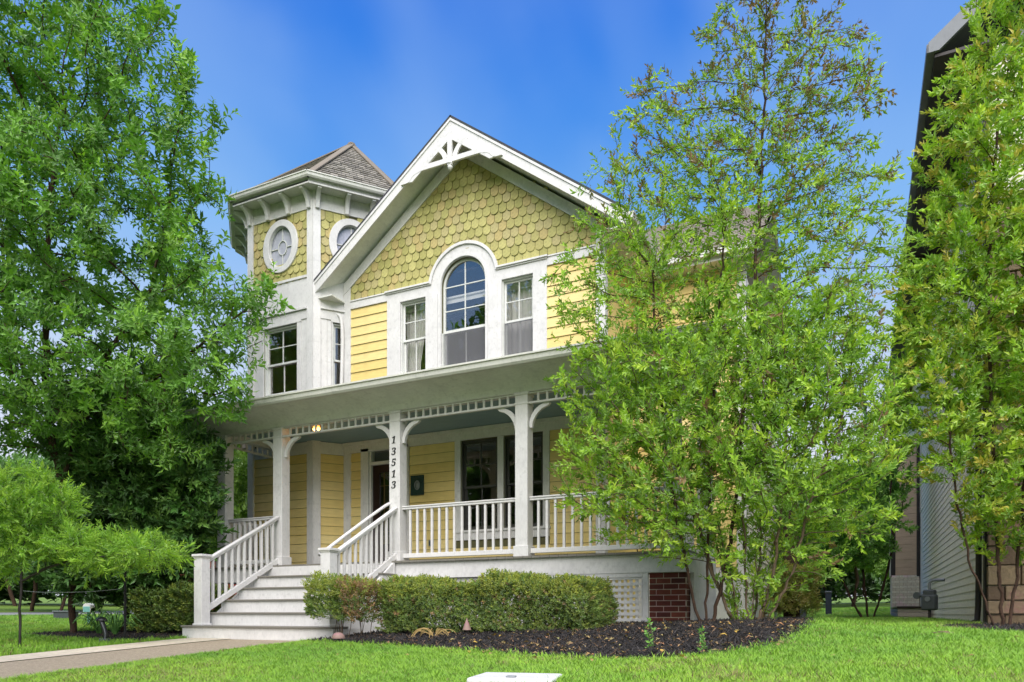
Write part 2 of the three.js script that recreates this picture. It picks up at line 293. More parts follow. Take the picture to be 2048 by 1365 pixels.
// a sash window in the frame of a wall face: opening x0..x1, y0..y1 on plane z
function sashWindow(parent, x0, x1, y0, y1, z, o = {}) {
  const w = group('window', parent, [0, 0, z]), S = o.sash || M.sash, t = .035, ym = o.meet ?? (y0 + y1) / 2, cols = o.cols ?? 2, rowsU = o.rowsU ?? 2, rowsL = o.rowsL ?? 1;
  part('frame', [bx(x0 - .01, x0 + .022, y0, y1, -.12, -.005), bx(x1 - .022, x1 + .01, y0, y1, -.12, -.005), bx(x0 + .022, x1 - .022, y1 - .025, y1 + .01, -.12, -.006), bx(x0 + .022, x1 - .022, y0 - .01, y0 + .03, -.12, .012)], S, w);
  for (const [a, b, dz, rows, nm] of [[ym - .02, y1 - .025, -.05, rowsU, 'upper_sash'], [y0 + .03, ym + .02, -.085, rowsL, 'lower_sash']]) {
    const xa = x0 + .024, xb = x1 - .024;
    part(nm, [bx(xa, xa + t, a, b, dz - .03, dz), bx(xb - t, xb, a, b, dz - .03, dz), bx(xa + t, xb - t, b - t, b, dz - .03, dz - .001), bx(xa + t, xb - t, a, a + t * 1.1, dz - .03, dz - .001)], S, w);
    for (let c = 1; c < cols; c++) { const x = lerp(xa + t, xb - t, c / cols); part('muntin', bx(x - .008, x + .008, a + t, b - t, dz - .026, dz - .004), S, w); }
    for (let k = 1; k < rows; k++) { const y = lerp(a + t, b - t, k / rows); part('muntin', bx(xa + t, xb - t, y - .008, y + .008, dz - .025, dz - .005), S, w); }
    part('pane', bx(xa + t - .004, xb - t + .004, a + t - .004, b - t + .004, dz - .0165, dz - .0125), M.glass, w);
  }
  if (o.screen) part('insect_screen', bx(x0 + .03, x1 - .03, y0 + .03, ym - .02, -.048, -.046), M.screen, w);
  if (o.casing) {
    const c = o.casing, top = o.top ?? c;
    part('casing', [bx(x0 - c, x0 - .01, y0 - .01, y1 + .01, -.02, .035), bx(x1 + .01, x1 + c, y0 - .01, y1 + .01, -.02, .035), bx(x0 - c - .01, x1 + c + .01, y1 + .01, y1 + top, -.02, .042), bx(x0 - c - .02, x1 + c + .02, y0 - .05, y0 - .01, -.02, .06), bx(x0 - c, x1 + c, y0 - .05 - (o.apron ?? .1), y0 - .05, -.02, .034)], M.white, w);
  }
  return w;
}

/* ---- gable front wall (two storeys and gable) */
const GX = -6.6, HALF = 2.71, XL = GX - HALF, XR = GX + HALF, SLOPE = .75, APEX = 9.29, RAKEZ = -1.37, EAVEHALF = 3.22;
const roofTop = x => APEX - SLOPE * Math.abs(x - GX);
const UL = [-7.99, -7.41, 4.985, 6.385], UC = [-7.075, -6.135, 4.985, 6.968], UR = [-5.81, -5.19, 4.985, 6.385];
const W1 = [-6.645, -5.90, 1.93, 3.57], W2 = [-5.76, -5.01, 1.93, 3.57], DOOR = [-8.735, -7.93, FLOOR, 3.64];
{
  const face = group('gable_wall', house, [0, 0, WALLZ]);
  part('sheathing', wallWithHoles(0, 0, 0, 0, [UL, { arch: UC }, UR, W1, W2, DOOR], .17, [[XL, .3], [XR, .3], [XR, roofTop(XR) - .28], [GX, APEX - .28], [XL, roofTop(XL) - .28]]), M.sheath, face);
  const casings = [[-8.29, -4.93, 4.7, 6.7], [-6.78, -4.875, 1.74, 3.7], [-8.925, -7.78, 1.2, 3.8]];
  clapboards(face, XL + .14, XR - .14, FLOOR, 3.585, .176, casings, M.siding, 0, 5);
  clapboards(face, XL + .14, XR - .14, 4.1, 6.46, .176, casings, M.siding, 0, 6);
  part('corner_board', bx(XL - .03, XL + .14, FLOOR, roofTop(XL) - .36, -.1, .036), M.white, face);
  part('corner_board', bx(XR - .14, XR + .03, FLOOR, roofTop(XR) - .36, -.1, .036), M.white, face);
  for (const [a, b] of [[XL + .14, -8.29], [-4.93, XR - .14]]) { part('band_board', bx(a, b, 6.46, 6.60, 0, .038), M.white, face); part('band_moulding', bx(a, b, 6.60, 6.625, 0, .055), M.white, face); }
  // fish scales of the gable
  const inner = x => roofTop(x) - .46, cr = .72;
  fishScales(face, XL, XR, 6.60, 9.0, (x, y) => y < inner(x) + .06 && Math.abs(x - GX) < HALF - .08 && !(Math.hypot(x - GX, y - 6.50) < cr - .06 && Math.abs(x - GX) < cr - .05), 77);
  // frieze boards along the rake
  for (const s of [-1, 1]) { const e = HALF + .02; part('rake_frieze', extrude(polyShape([[GX, APEX - .26], [GX + s * e, APEX - .26 - SLOPE * e], [GX + s * e, APEX - .48 - SLOPE * e], [GX, APEX - .48]]), .05), M.white, face); }
  // palladian surround: flat boards round the three lights
  const sur = new THREE.Shape(); const sp = 6.50, R0 = .70;
  sur.moveTo(-8.29, 4.80); sur.lineTo(-4.93, 4.80); sur.lineTo(-4.93, 6.60); sur.lineTo(GX + R0, 6.60);
  sur.absarc(GX, sp, R0, Math.asin(.1 / R0), Math.PI - Math.asin(.1 / R0), false); sur.lineTo(-8.29, 6.60); sur.closePath();
  const hole = ([a, b, c, d]) => { const p = new THREE.Path(); p.moveTo(a, c); p.lineTo(a, d); p.lineTo(b, d); p.lineTo(b, c); p.closePath(); return p; };
  sur.holes.push(hole(UL), hole(UR));
  { const [a, b, c, d] = UC, rr = (b - a) / 2, p = new THREE.Path(); p.moveTo(a, c); p.lineTo(a, d - rr); p.absarc((a + b) / 2, d - rr, rr, Math.PI, 0, true); p.lineTo(b, c); p.closePath(); sur.holes.push(p); }
  part('window_surround', extrude(sur, .034, .003, 32), M.white, face);
  // raised outer moulding and crown ledges
  const arc = new THREE.Shape(); arc.absarc(GX, sp, R0 + .035, .12, Math.PI - .12, false); arc.absarc(GX, sp, R0 - .015, Math.PI - .12, .12, true); arc.closePath();
  part('arch_moulding', extrude(arc, .065, .004, 32), M.white, face);
  const arc2 = new THREE.Shape(), rr = .47; arc2.absarc(GX - .005, UC[3] - rr, rr + .05, 0, Math.PI, false); arc2.absarc(GX - .005, UC[3] - rr, rr + .004, Math.PI, 0, true); arc2.closePath();
  part('arch_casing', [extrude(arc2, .048, .003, 32), bx(UC[0] - .055, UC[0] - .004, 4.985, UC[3] - rr, 0, .05), bx(UC[1] + .004, UC[1] + .055, 4.985, UC[3] - rr, 0, .05)], M.white, face);
  part('crown_ledge', [bx(-8.32, GX - R0 + .0, 6.60, 6.63, 0, .085), bx(GX + R0, -4.9, 6.60, 6.63, 0, .085), bx(-8.30, GX - R0, 6.575, 6.60, 0, .06), bx(GX + R0, -4.92, 6.575, 6.60, 0, .06)], M.white, face);
  part('pilaster', bx(-7.34, -7.14, 4.93, 6.38, .034, .046), M.white, face); part('pilaster', bx(-6.07, -5.88, 4.93, 6.38, .034, .046), M.white, face);
  part('sill', bx(-8.32, -4.90, 4.90, 4.975, 0, .075), M.white, face);
  // porch-level frieze under the porch ceiling
  part('frieze_board', [bx(XL - .03, XR + .03, 3.585, 3.79, -.05, .04), bx(XL - .03, XR + .03, 3.73, 3.79, .04, .075)], M.white, face);
  part('base_board', bx(XL + .14, XR - .14, FLOOR, FLOOR + .02, 0, .03), M.white, face);
}
sashWindow(house, ...UL, WALLZ, { meet: 5.65, rowsL: 1 });
sashWindow(house, ...UR, WALLZ, { meet: 5.64, screen: true });
{ // arched middle light
  const [a, b, y0, y1] = UC, rr = (b - a) / 2, cx = (a + b) / 2, w = group('window', house, [0, 0, WALLZ]), ym = 5.66, sp = y1 - rr;
  const ring = (d, t) => { const s = new THREE.Shape(); s.moveTo(a + d, ym - .02); s.lineTo(a + d, sp); s.absarc(cx, sp, rr - d, Math.PI, 0, true); s.lineTo(b - d, ym - .02); s.closePath(); const h = new THREE.Path(), e = d + t; h.moveTo(a + e, ym + .03); h.lineTo(a + e, sp); h.absarc(cx, sp, rr - e, Math.PI, 0, true); h.lineTo(b - e, ym + .03); h.closePath(); s.holes.push(h); return s; };
  const up = extrude(ring(.004, .045), .03, 0, 24); up.translate(0, 0, -.08); part('upper_sash', up, M.sash, w);
  const jamb = []; jamb.push(bx(a, a + .02, y0, ym - .02, -.12, -.01), bx(b - .02, b, y0, ym - .02, -.12, -.01), bx(a + .02, b - .02, y0, y0 + .03, -.12, .012)); part('frame', jamb, M.sash, w);
  part('lower_sash', [bx(a + .02, a + .055, y0 + .03, ym + .02, -.115, -.085), bx(b - .055, b - .02, y0 + .03, ym + .02, -.115, -.085), bx(a + .055, b - .055, y0 + .03, y0 + .07, -.115, -.086), bx(a + .055, b - .055, ym - .025, ym + .02, -.115, -.086)], M.sash, w);
  part('muntin', bx(cx - .009, cx + .009, ym + .03, y1 - .05, -.076, -.054), M.sash, w);
  for (const y of [sp, 6.05]) part('muntin', bx(a + .049, b - .049, y - .009, y + .009, -.075, -.055), M.sash, w);
  part('muntin', bx(cx - .009, cx + .009, y0 + .07, ym - .025, -.11, -.09), M.sash, w);
  const ps = new THREE.Shape(); ps.moveTo(a + .04, ym + .02); ps.lineTo(a + .04, sp); ps.absarc(cx, sp, rr - .04, Math.PI, 0, true); ps.lineTo(b - .04, ym + .02); ps.closePath();
  const pg = extrude(ps, .004, 0, 24); pg.translate(0, 0, -.067); part('pane', pg, M.glass, w);
  part('pane', bx(a + .05, b - .05, y0 + .06, ym - .02, -.102, -.098), M.glass, w);
  part('insect_screen', bx(a + .03, b - .03, y0 + .035, ym - .02, -.05, -.048), M.screen, w);
}
for (const W of [W1, W2]) sashWindow(house, ...W, WALLZ, { meet: 2.72, sash: M.darkSash, rowsL: 2, cols: 2 });
part('window_casing', [bx(-6.775, -6.655, 1.92, 3.585, 0, .036), bx(-5.89, -5.77, 1.92, 3.58, 0, .036), bx(-5.0, -4.88, 1.92, 3.585, 0, .036), bx(-6.80, -4.855, 1.88, 1.92, 0, .06), bx(-6.775, -4.88, 1.74, 1.88, 0, .034)], M.white, house, [0, 0, WALLZ]);
{ // entrance door with transom
  const d = group('front_door', house, [0, 0, WALLZ]), [a, b, y0, y1] = DOOR;
  part('door_frame', [bx(a - .18, a, y0, 3.70, 0, .04), bx(b, b + .14, y0, 3.70, 0, .04), bx(a - .18, b + .14, 3.64, 3.70, 0, .041), bx(a, b, 3.31, 3.37, -.12, .01), bx(a, a + .04, y0, 3.64, -.12, -.001), bx(b - .04, b, y0, 3.64, -.12, -.001)], M.white, d);
  part('transom_pane', bx(a + .04, b - .04, 3.37, 3.64, -.06, -.055), M.glass, d);
  part('door_leaf', [bx(a + .04, a + .20, y0, 3.31, -.10, -.06), bx(b - .20, b - .04, y0, 3.31, -.10, -.06), bx(a + .20, b - .20, y0, 1.75, -.10, -.06), bx(a + .20, b - .20, 3.16, 3.31, -.10, -.06)], M.doorWood, d);
  part('door_pane', bx(a + .2, b - .2, 1.75, 3.16, -.083, -.078), M.glass, d);
  for (const x of [a + .30, b - .30]) part('came', bx(x - .006, x + .006, 1.75, 3.16, -.077, -.072), M.brass, d);
  for (const y of [2.0, 2.45, 2.9]) part('came', bx(a + .2, b - .2, y - .005, y + .005, -.077, -.073), M.brass, d);
  part('door_handle', new THREE.SphereGeometry(.032, 12, 8).translate(b - .1, 2.2, -.02), M.brass, d);
}

/* ---- eight-sided corner tower */
const TVERT = [[-11.415, -1.37], [-9.74, -1.37], [-8.686, -2.672], [-8.686, -4.35], [-9.87, -5.53], [-11.54, -5.53], [-12.72, -4.35], [-12.60, -2.555]];   // front face first, then towards +x
const TEDGE = TVERT.map((p, i) => { const q = TVERT[(i + 1) % 8], dx = q[0] - p[0], dz = q[1] - p[1], L = Math.hypot(dx, dz), n = [-dz / L, dx / L]; return { p, q, L, n, turn: Math.atan2(n[0], n[1]), pos: [(p[0] + q[0]) / 2, 0, (p[1] + q[1]) / 2] }; });
function towerRing(e) { return TEDGE.map((E, i) => { const D = TEDGE[(i + 7) % 8], c1 = E.n[0] * E.p[0] + E.n[1] * E.p[1] + e, c2 = D.n[0] * E.p[0] + D.n[1] * E.p[1] + e, det = E.n[0] * D.n[1] - E.n[1] * D.n[0]; return [(c1 * D.n[1] - E.n[1] * c2) / det, (E.n[0] * c2 - c1 * D.n[0]) / det]; }); }
{
  const TOPY = 8.72;
  TEDGE.forEach((E, k) => {
    const h = E.L / 2, face = group('tower_wall', house, E.pos, E.turn), front = k === 0, right = k === 1, shown = front || right || k === 7, ox = right ? -.09 : .02;
    const holes = []; if (front || right) holes.push({ ellipse: [ox, 7.80, .33, .43] });
    if (front) holes.push([-.44, .43, 4.83, 6.19]); if (right) holes.push([-.46, -.235, 4.83, 6.19]);
    part('sheathing', wallWithHoles(-h, h, FLOOR - .9, TOPY, holes, .12), shown ? M.sheath : M.siding[0], face);
    if (!shown) return;
    clapboards(face, -h + .09, right ? -.20 : h - .09, FLOOR, 3.56, .176, [], M.siding, 0, 31 + k);
    for (const s of [-1, 1]) part('corner_board', bx(s < 0 ? -h - .020 : h - .125, s < 0 ? -h + .125 : h + .020, FLOOR, TOPY, 0, .056), M.white, face);
    part('frieze_board', bx(-h + .125, right ? -.2 : h - .125, 3.56, 3.79, 0, .036), M.white, face);
    // white boarding of the second storey
    if (front) for (const [a, b, c, d] of [[-h + .125, -.555, 4.1, 6.24], [.545, h - .125, 4.1, 6.24], [-.55, .54, 4.1, 4.72]]) part('panel', bx(a, b, c, d, 0, .022), M.white, face);
    else if (right) { part('panel', bx(-h + .125, -.58, 4.1, 6.24, 0, .024), M.white, face); part('panel', bx(-.576, -.50, 4.1, 6.24, 0, .018), M.white, face); part('panel', bx(-.50, -.2, 4.1, 4.80, 0, .022), M.white, face); }
    else part('panel', bx(-h + .125, h - .125, 4.1, 6.24, 0, .022), M.white, face);
    for (const [a, b, d] of [[6.24, 6.42, .04], [6.42, 6.46, .075], [6.46, 7.05, .03], [7.05, 7.10, .05], [8.40, 8.55, .038], [8.558, TOPY, .026]]) part('band_board', bx(-h + .125, h - .125, a, b, 0, d), M.white, face);
    if (front || right) {
      fishScales(face, -h + .06, h - .06, 7.03, 8.40, (x, y) => Math.abs(x) < h - .03 && y < 8.42 && Math.hypot((x - ox) / .40, (y - 7.80) / .48) > 1 && !(right && x > .35), 91 + k);
      const w = group('oval_window', house, E.pos, E.turn), ell = (rx, ry, hx, hy) => { const s = new THREE.Shape(); s.absellipse(ox, 7.80, rx, ry, 0, Math.PI * 2, false); if (hx) { const p = new THREE.Path(); p.absellipse(ox, 7.80, hx, hy, 0, Math.PI * 2, true); s.holes.push(p); } return s; };
      part('casing', extrude(ell(.45, .525, .31, .41), .055, .006, 40), M.white, w);
      part('sash', extrude(ell(.33, .43, .295, .395), .03, 0, 40).translate(0, 0, -.02), M.sash, w);
      part('muntin', extrude(ell(.115, .15, .10, .135), .02, 0, 32).translate(0, 0, -.03), M.sash, w);
      for (const [x0, x1, y0, y1] of [[-.008, .008, 7.95, 8.20], [-.008, .008, 7.40, 7.65], [-.30, -.115, 7.792, 7.808], [.115, .30, 7.792, 7.808]]) part('muntin', bx(ox + x0, ox + x1, y0, y1, -.029, -.011), M.sash, w);
      part('pane', extrude(ell(.31, .41), .006, 0, 40).translate(0, 0, -.038), M.palePane, w);
    }
    if (front) { const w = sashWindow(house, -.44, .43, 4.83, 6.19, 0, { casing: .11, top: .05, meet: 5.47 }); w.position.set(...E.pos); w.rotation.y = E.turn; }
    if (right) { const w = sashWindow(house, -.46, -.235, 4.83, 6.19, 0, { casing: .035, top: .05, meet: 5.47, cols: 1 }); w.position.set(...E.pos); w.rotation.y = E.turn; }
    // corbels under the eaves
    const corbel = new THREE.Shape(); corbel.moveTo(0, 0); corbel.lineTo(.07, 0); corbel.lineTo(.08, .05); corbel.quadraticCurveTo(.10, .22, .28, .28); corbel.lineTo(.28, .32); corbel.lineTo(0, .32); corbel.closePath();
    const cg = extrude(corbel, .07, .004, 8); cg.rotateY(-Math.PI / 2); cg.translate(.035, 0, 0);
    for (const x of right ? [-h + .06, -.20, .3] : [-h + .06, -.29, .25, h - .06]) part('corbel', cg, M.white, face, [x, 8.385, .03]);
  });
  // eave: soffit, fascia, gutter along each side
  const e = .34, ring = towerRing(e), roofRing = towerRing(e - .02);
  TEDGE.forEach((E, k) => {
    const q0 = ring[k], q1 = ring[(k + 1) % 8], hw = Math.hypot(q1[0] - q0[0], q1[1] - q0[1]) / 2, m = [(q0[0] + q1[0]) / 2, 0, (q0[1] + q1[1]) / 2], face = group('tower_eave', house, m, E.turn), h = E.L / 2;
    const off = (E.pos[0] - m[0]) * Math.cos(E.turn) - (E.pos[2] - m[2]) * Math.sin(E.turn);
    const sg = extrude(polyShape([[off - h, -e], [off + h, -e], [hw, 0], [-hw, 0]].map(([x, z]) => [x, -z])), .03); sg.rotateX(-Math.PI / 2); sg.translate(0, TOPY, 0); part('soffit', sg, M.soffit, face);
    part('fascia', bx(-hw + .004, hw - .004, TOPY - .03, 8.86, -.022, 0), M.white, face);
    const gp = polyShape([[0, 0], [.06, .0], [.08, .03], [.085, .08], [.10, .085], [.10, .105], [.0, .105]]), gl = hw * 2 + .07, gg = new THREE.ExtrudeGeometry(gp, { depth: gl, bevelEnabled: false }); gg.rotateY(-Math.PI / 2); gg.translate(gl / 2, 0, 0);
    part('gutter', metreUV(gg), M.gutter, face, [0, 8.775, .002]);
  });
  // roof: sloping deck and lapped courses of tabs
  const A = [-10.4, 11.0, -3.4], eaveY = 8.87, r = rng(404), pos = [], col = [], deck = [];
  for (let k = 0; k < 8; k++) {
    const P0 = [roofRing[k][0], eaveY, roofRing[k][1]], P1 = [roofRing[(k + 1) % 8][0], eaveY, roofRing[(k + 1) % 8][1]];
    deck.push(slab(P0, P1, A, A.map((v, i) => v + (i === 0 ? 1e-4 : 0)), .05));
    part('hip_cap', barBetween([P0[0], eaveY + .02, P0[2]], [A[0], A[1] + .03, A[2]], .16, .025, .004), M.roofHip, house);
    if (k > 2 && k < 7) continue;
    const V0 = new THREE.Vector3(...P0), V1 = new THREE.Vector3(...P1), VA = new THREE.Vector3(...A), n = V1.clone().sub(V0).cross(VA.clone().sub(V0)).normalize();
    const rows = 22, tab = .16;
    for (let i = 0; i < rows; i++) {
      const t0 = i / rows, t1 = Math.min(1, (i + 1.12) / rows), L0 = V0.clone().lerp(VA, t0), R0 = V1.clone().lerp(VA, t0), L1 = V0.clone().lerp(VA, t1), R1 = V1.clone().lerp(VA, t1);
      const len = L0.distanceTo(R0), nt = Math.max(1, Math.round(len / tab)), off = (i % 2) * .5;
      for (let j = -1; j < nt; j++) {
        const s0 = Math.max(0, (j + off + .03) / nt), s1 = Math.min(1, (j + off + .97) / nt); if (s1 <= s0) continue;
        const lift = .018 + r() * .010, p = L0.clone().lerp(R0, s0).addScaledVector(n, lift), q = L0.clone().lerp(R0, s1).addScaledVector(n, lift), p2 = L1.clone().lerp(R1, s0).addScaledVector(n, .003), q2 = L1.clone().lerp(R1, s1).addScaledVector(n, .003);
        const pb = p.clone().addScaledVector(n, -lift + .002), qb = q.clone().addScaledVector(n, -lift + .002), v = .17 + r() * .16, c = [v * 1.05, v * .98, v * .88];
        for (const t of [[p, q, q2], [p, q2, p2], [pb, qb, q], [pb, q, p]]) for (const w of t) { pos.push(w.x, w.y, w.z); col.push(...c); }
      }
    }
  }
  part('roof_deck', deck, M.roofDark, house);
  const g = new THREE.BufferGeometry(); g.setAttribute('position', new THREE.Float32BufferAttribute(pos, 3)); g.setAttribute('color', new THREE.Float32BufferAttribute(col, 3)); g.computeVertexNormals(); metreUV(g);
  const tabs = part('roof_shingles', g, M.roofTabs, house); tabs.userData.kind = 'stuff';
  part('tower_floor', [bx(-12.2, -9.4, 4.0, 4.15, -5, -1.9), bx(-12.2, -9.0, 6.7, 6.8, -5, -2.0), bx(-12, -9, 4.15, 8.6, -4.4, -4.3)], M.roomWall, house);
}

/* ---- gable roof, rake boards and ornament */
{
  const back = -6.6, t = .16;
  for (const s of [-1, 1]) {
    const xe = GX + s * EAVEHALF, ye = APEX - SLOPE * EAVEHALF, q = s < 0 ? [[GX, APEX, RAKEZ], [GX, APEX, back], [xe, ye, back], [xe, ye, RAKEZ]] : [[GX, APEX, RAKEZ], [xe, ye, RAKEZ], [xe, ye, back], [GX, APEX, back]];
    const dn = q.map(([x, y, z]) => [x, y - .05, z]); part('roof_deck', slab(...dn, t - .04), M.soffit, house);
    const out = q.map(([x, y, z]) => [x + (x === GX ? 0 : s * .03), y + (x === GX ? 0 : -.0225), z + (z === RAKEZ ? .045 : 0)]); part('roof_covering', slab(...out, .035), M.roofDark, house);
    // rake board: face of the overhang
    const e = EAVEHALF; part('rake_board', extrude(polyShape([[GX, APEX - .045], [GX + s * e, APEX - .045 - SLOPE * e], [GX + s * e, APEX - .27 - SLOPE * e], [GX, APEX - .27]]), .04, .003).translate(0, 0, RAKEZ - .018), M.white, house);
    part('rake_moulding', extrude(polyShape([[GX, APEX - .045], [GX + s * e, APEX - .045 - SLOPE * e], [GX + s * e, APEX - .095 - SLOPE * e], [GX, APEX - .095]]), .016).translate(0, 0, RAKEZ + .026), M.white, house);
    // eave return at the foot of the rake
    part('eave_return', [bx(Math.min(xe, GX + s * (HALF + .0)), Math.max(xe, GX + s * HALF), ye - .27, ye - .245, back, RAKEZ - .02), bx(xe - .012, xe + .012, ye - .27, ye - .06, back, RAKEZ - .02)], M.soffit, house);
    const gl = RAKEZ - back - .05; part('gutter', metreUV(new THREE.ExtrudeGeometry(polyShape([[0, 0], [s * .08, 0], [s * .11, .1], [0, .1]]), { depth: gl, bevelEnabled: false })), M.gutter, house, [xe + s * .014, ye - .14, back]);
  }
  // ornament: king post, collar with scrolled ends, inner rafters, curved struts
  const orn = group('gable_ornament', house, [GX, APEX, RAKEZ + .02]);
  const m = SLOPE, ex = (pts, d, b = .004) => extrude(polyShape(pts), d, b);
  part('king_post', bx(-.045, .045, -.90, -.26, -.005, .045), M.white, orn);
  for (const s of [-1, 1]) {
    part('inner_rafter', ex([[s * .045, -.27 - .034], [s * .95, -.27 - m * .95], [s * .80, -.27 - .16 - m * .80 + .03], [s * .045, -.27 - .19]], .03), M.white, orn);
    const c = new THREE.Shape(); c.moveTo(s * .045, -.85); c.lineTo(s * .045, -.765); c.lineTo(s * .56, -.765); c.lineTo(s * .74, -.80); c.lineTo(s * 1.04, -1.00); c.lineTo(s * .93, -1.0); c.bezierCurveTo(s * .80, -.99, s * .84, -.885, s * .68, -.87); c.lineTo(s * .6, -.85); c.closePath();
    part('collar', extrude(c, .036, .003, 10), M.white, orn);
    const st = new THREE.Shape(); st.moveTo(s * .05, -.75); st.quadraticCurveTo(s * .10, -.58, s * .29, -.46); st.lineTo(s * .36, -.52); st.quadraticCurveTo(s * .17, -.62, s * .14, -.76); st.closePath();
    part('strut', extrude(st, .03, .002, 10), M.white, orn);
  }
  part('pendant', new THREE.LatheGeometry([[0, -.14], [.025, -.135], [.045, -.10], [.045, -.075], [.022, -.05], [.03, -.035], [.05, -.02], [.05, .0], [0, .0]].map(([x, y]) => new THREE.Vector2(x, y)), 14), M.white, orn, [0, -.85, .02]);
  // downspout from the gable eave
  part('downspout', tube([[GX - EAVEHALF + .1, APEX - SLOPE * EAVEHALF - .10, -1.62], [GX - EAVEHALF + .12, APEX - SLOPE * EAVEHALF - .30, -1.63], [XL - .28, 6.42, -1.68], [XL - .10, 6.36, -1.72], [XL - .045, 6.24, -1.74], [XL - .045, 4.7, -1.74]], .036, 8, 40), M.white, house);
}

/* ---- main block behind the gable: right wing front, right side, back, roof */
{
  const X1 = -1.9, ZF = -3.8, ZB = -9.3;
  const wing = group('wing_wall', house, [0, 0, ZF]); part('sheathing', wallWithHoles(XR, X1, .1, 7.05, [], .15), M.sheath, wing);
  clapboards(wing, XR + .03, X1 - .12, FLOOR, 6.72, .176, [], M.siding, 0, 8); part('foundation', bx(XR + .03, X1 - .12, .05, FLOOR, 0, .02), M.white, wing); part('wing_soffit', bx(XR, X1 + .2, 6.72, 6.76, ZF, ZF + .39), M.soffit, house); part('corner_board', bx(X1 - .12, X1 + .02, .3, 6.72, -.02, .036), M.white, wing);
  const side = group('side_wall', house, [X1, 0, 0], Math.PI / 2); // local x = -world z
  part('sheathing', extrude(polyShape([[-ZF, .1], [-ZB, .1], [-ZB, 6.7], [-(ZF + ZB) / 2, 8.75], [-ZF, 6.7]]), .15).translate(0, 0, -.15), M.sheath, side);
  clapboards(side, -ZF + .1, -ZB - .1, .6, 6.6, .176, [], [M.nSiding], 0, 9); part('corner_board', bx(-ZF - .02, -ZF + .1, .3, 6.6, 0, .036), M.white, side);
  part('foundation', bx(-ZF, -ZB, .0, .6, 0, .03), M.white, side);
  part('bay_side_wall', [bx(XR - .15, XR, .1, 6.9, ZF, WALLZ - .17)], M.siding[0], house);
  part('back_wall', bx(-11, X1 - .15, .1, 6.7, ZB, ZB + .15), M.siding[0], house);
  part('left_wall', bx(-11, -10.85, .1, 6.7, ZB + .15, -5.2), M.siding[0], house);
  part('interior_floor', [[FLOOR - .1, FLOOR - .002], [4.0, 4.15], [6.8, 6.85]].flatMap(([a, b]) => [bx(-9.25, XR - .15, a, b, ZF, WALLZ - .17), bx(-10.85, X1 - .15, a, b, ZB + .15, ZF - .15)]), M.roomDark, house);
  part('interior_wall', [bx(-9.25, -3.95, FLOOR, 6.95, -4.6, -4.5), bx(-7.76, -7.70, FLOOR, 3.99, -4.5, WALLZ - .18), bx(-9.3, -9.25, 4.15, 6.95, -4.5, WALLZ - .18)], M.roomWall, house);
  const yr = 9.22, zr = (ZF + ZB) / 2, ov = .4;
  for (const s of [1, -1]) {
    const ze = zr + s * ((ZF - ZB) / 2 + ov), ye = yr - SLOPE * Math.abs(ze - zr), xa = -10.9, xb = X1 + .25;
    part('roof_deck', s > 0 ? slab([xa, yr, zr], [xa, ye, ze], [xb, ye, ze], [xb, yr, zr], .14) : slab([xa, yr, zr], [xb, yr, zr], [xb, ye, ze], [xa, ye, ze], .14), M.soffit, house);
    if (s > 0) { const gs = []; const rows = 26, n = new THREE.Vector3(0, 1, SLOPE).normalize(); for (let i = 0; i < rows; i++) { const za = lerp(ze, zr, i / rows), ya = lerp(ye, yr, i / rows), zb = lerp(ze, zr, (i + 1) / rows), yb = lerp(ye, yr, (i + 1) / rows); gs.push(slab([xa, yb + .016, zb], [xa, ya + .028, za], [xb + .03, ya + .028, za], [xb + .03, yb + .016, zb], .012)); } const o = part('roof_shingles', gs, mat({ color: hex('#8a8278'), map: boardMap, roughness: .95 }), house); o.userData.kind = 'stuff'; part('fascia', bx(GX + EAVEHALF + .15, xb, ye - .17, ye + .0, ze - .01, ze + .02), M.white, house); part('gutter', bx(GX + EAVEHALF + .15, xb, ye - .1, ye + .01, ze + .022, ze + .12), M.gutter, house); }
    const rk = extrude(polyShape([[-zr, yr], [-ze, ye], [-ze, ye - .2], [-zr, yr - .2]]), .03); rk.rotateY(Math.PI / 2); part('rake_board', rk, M.white, house, [xb - .03, 0, 0]);
  }
}

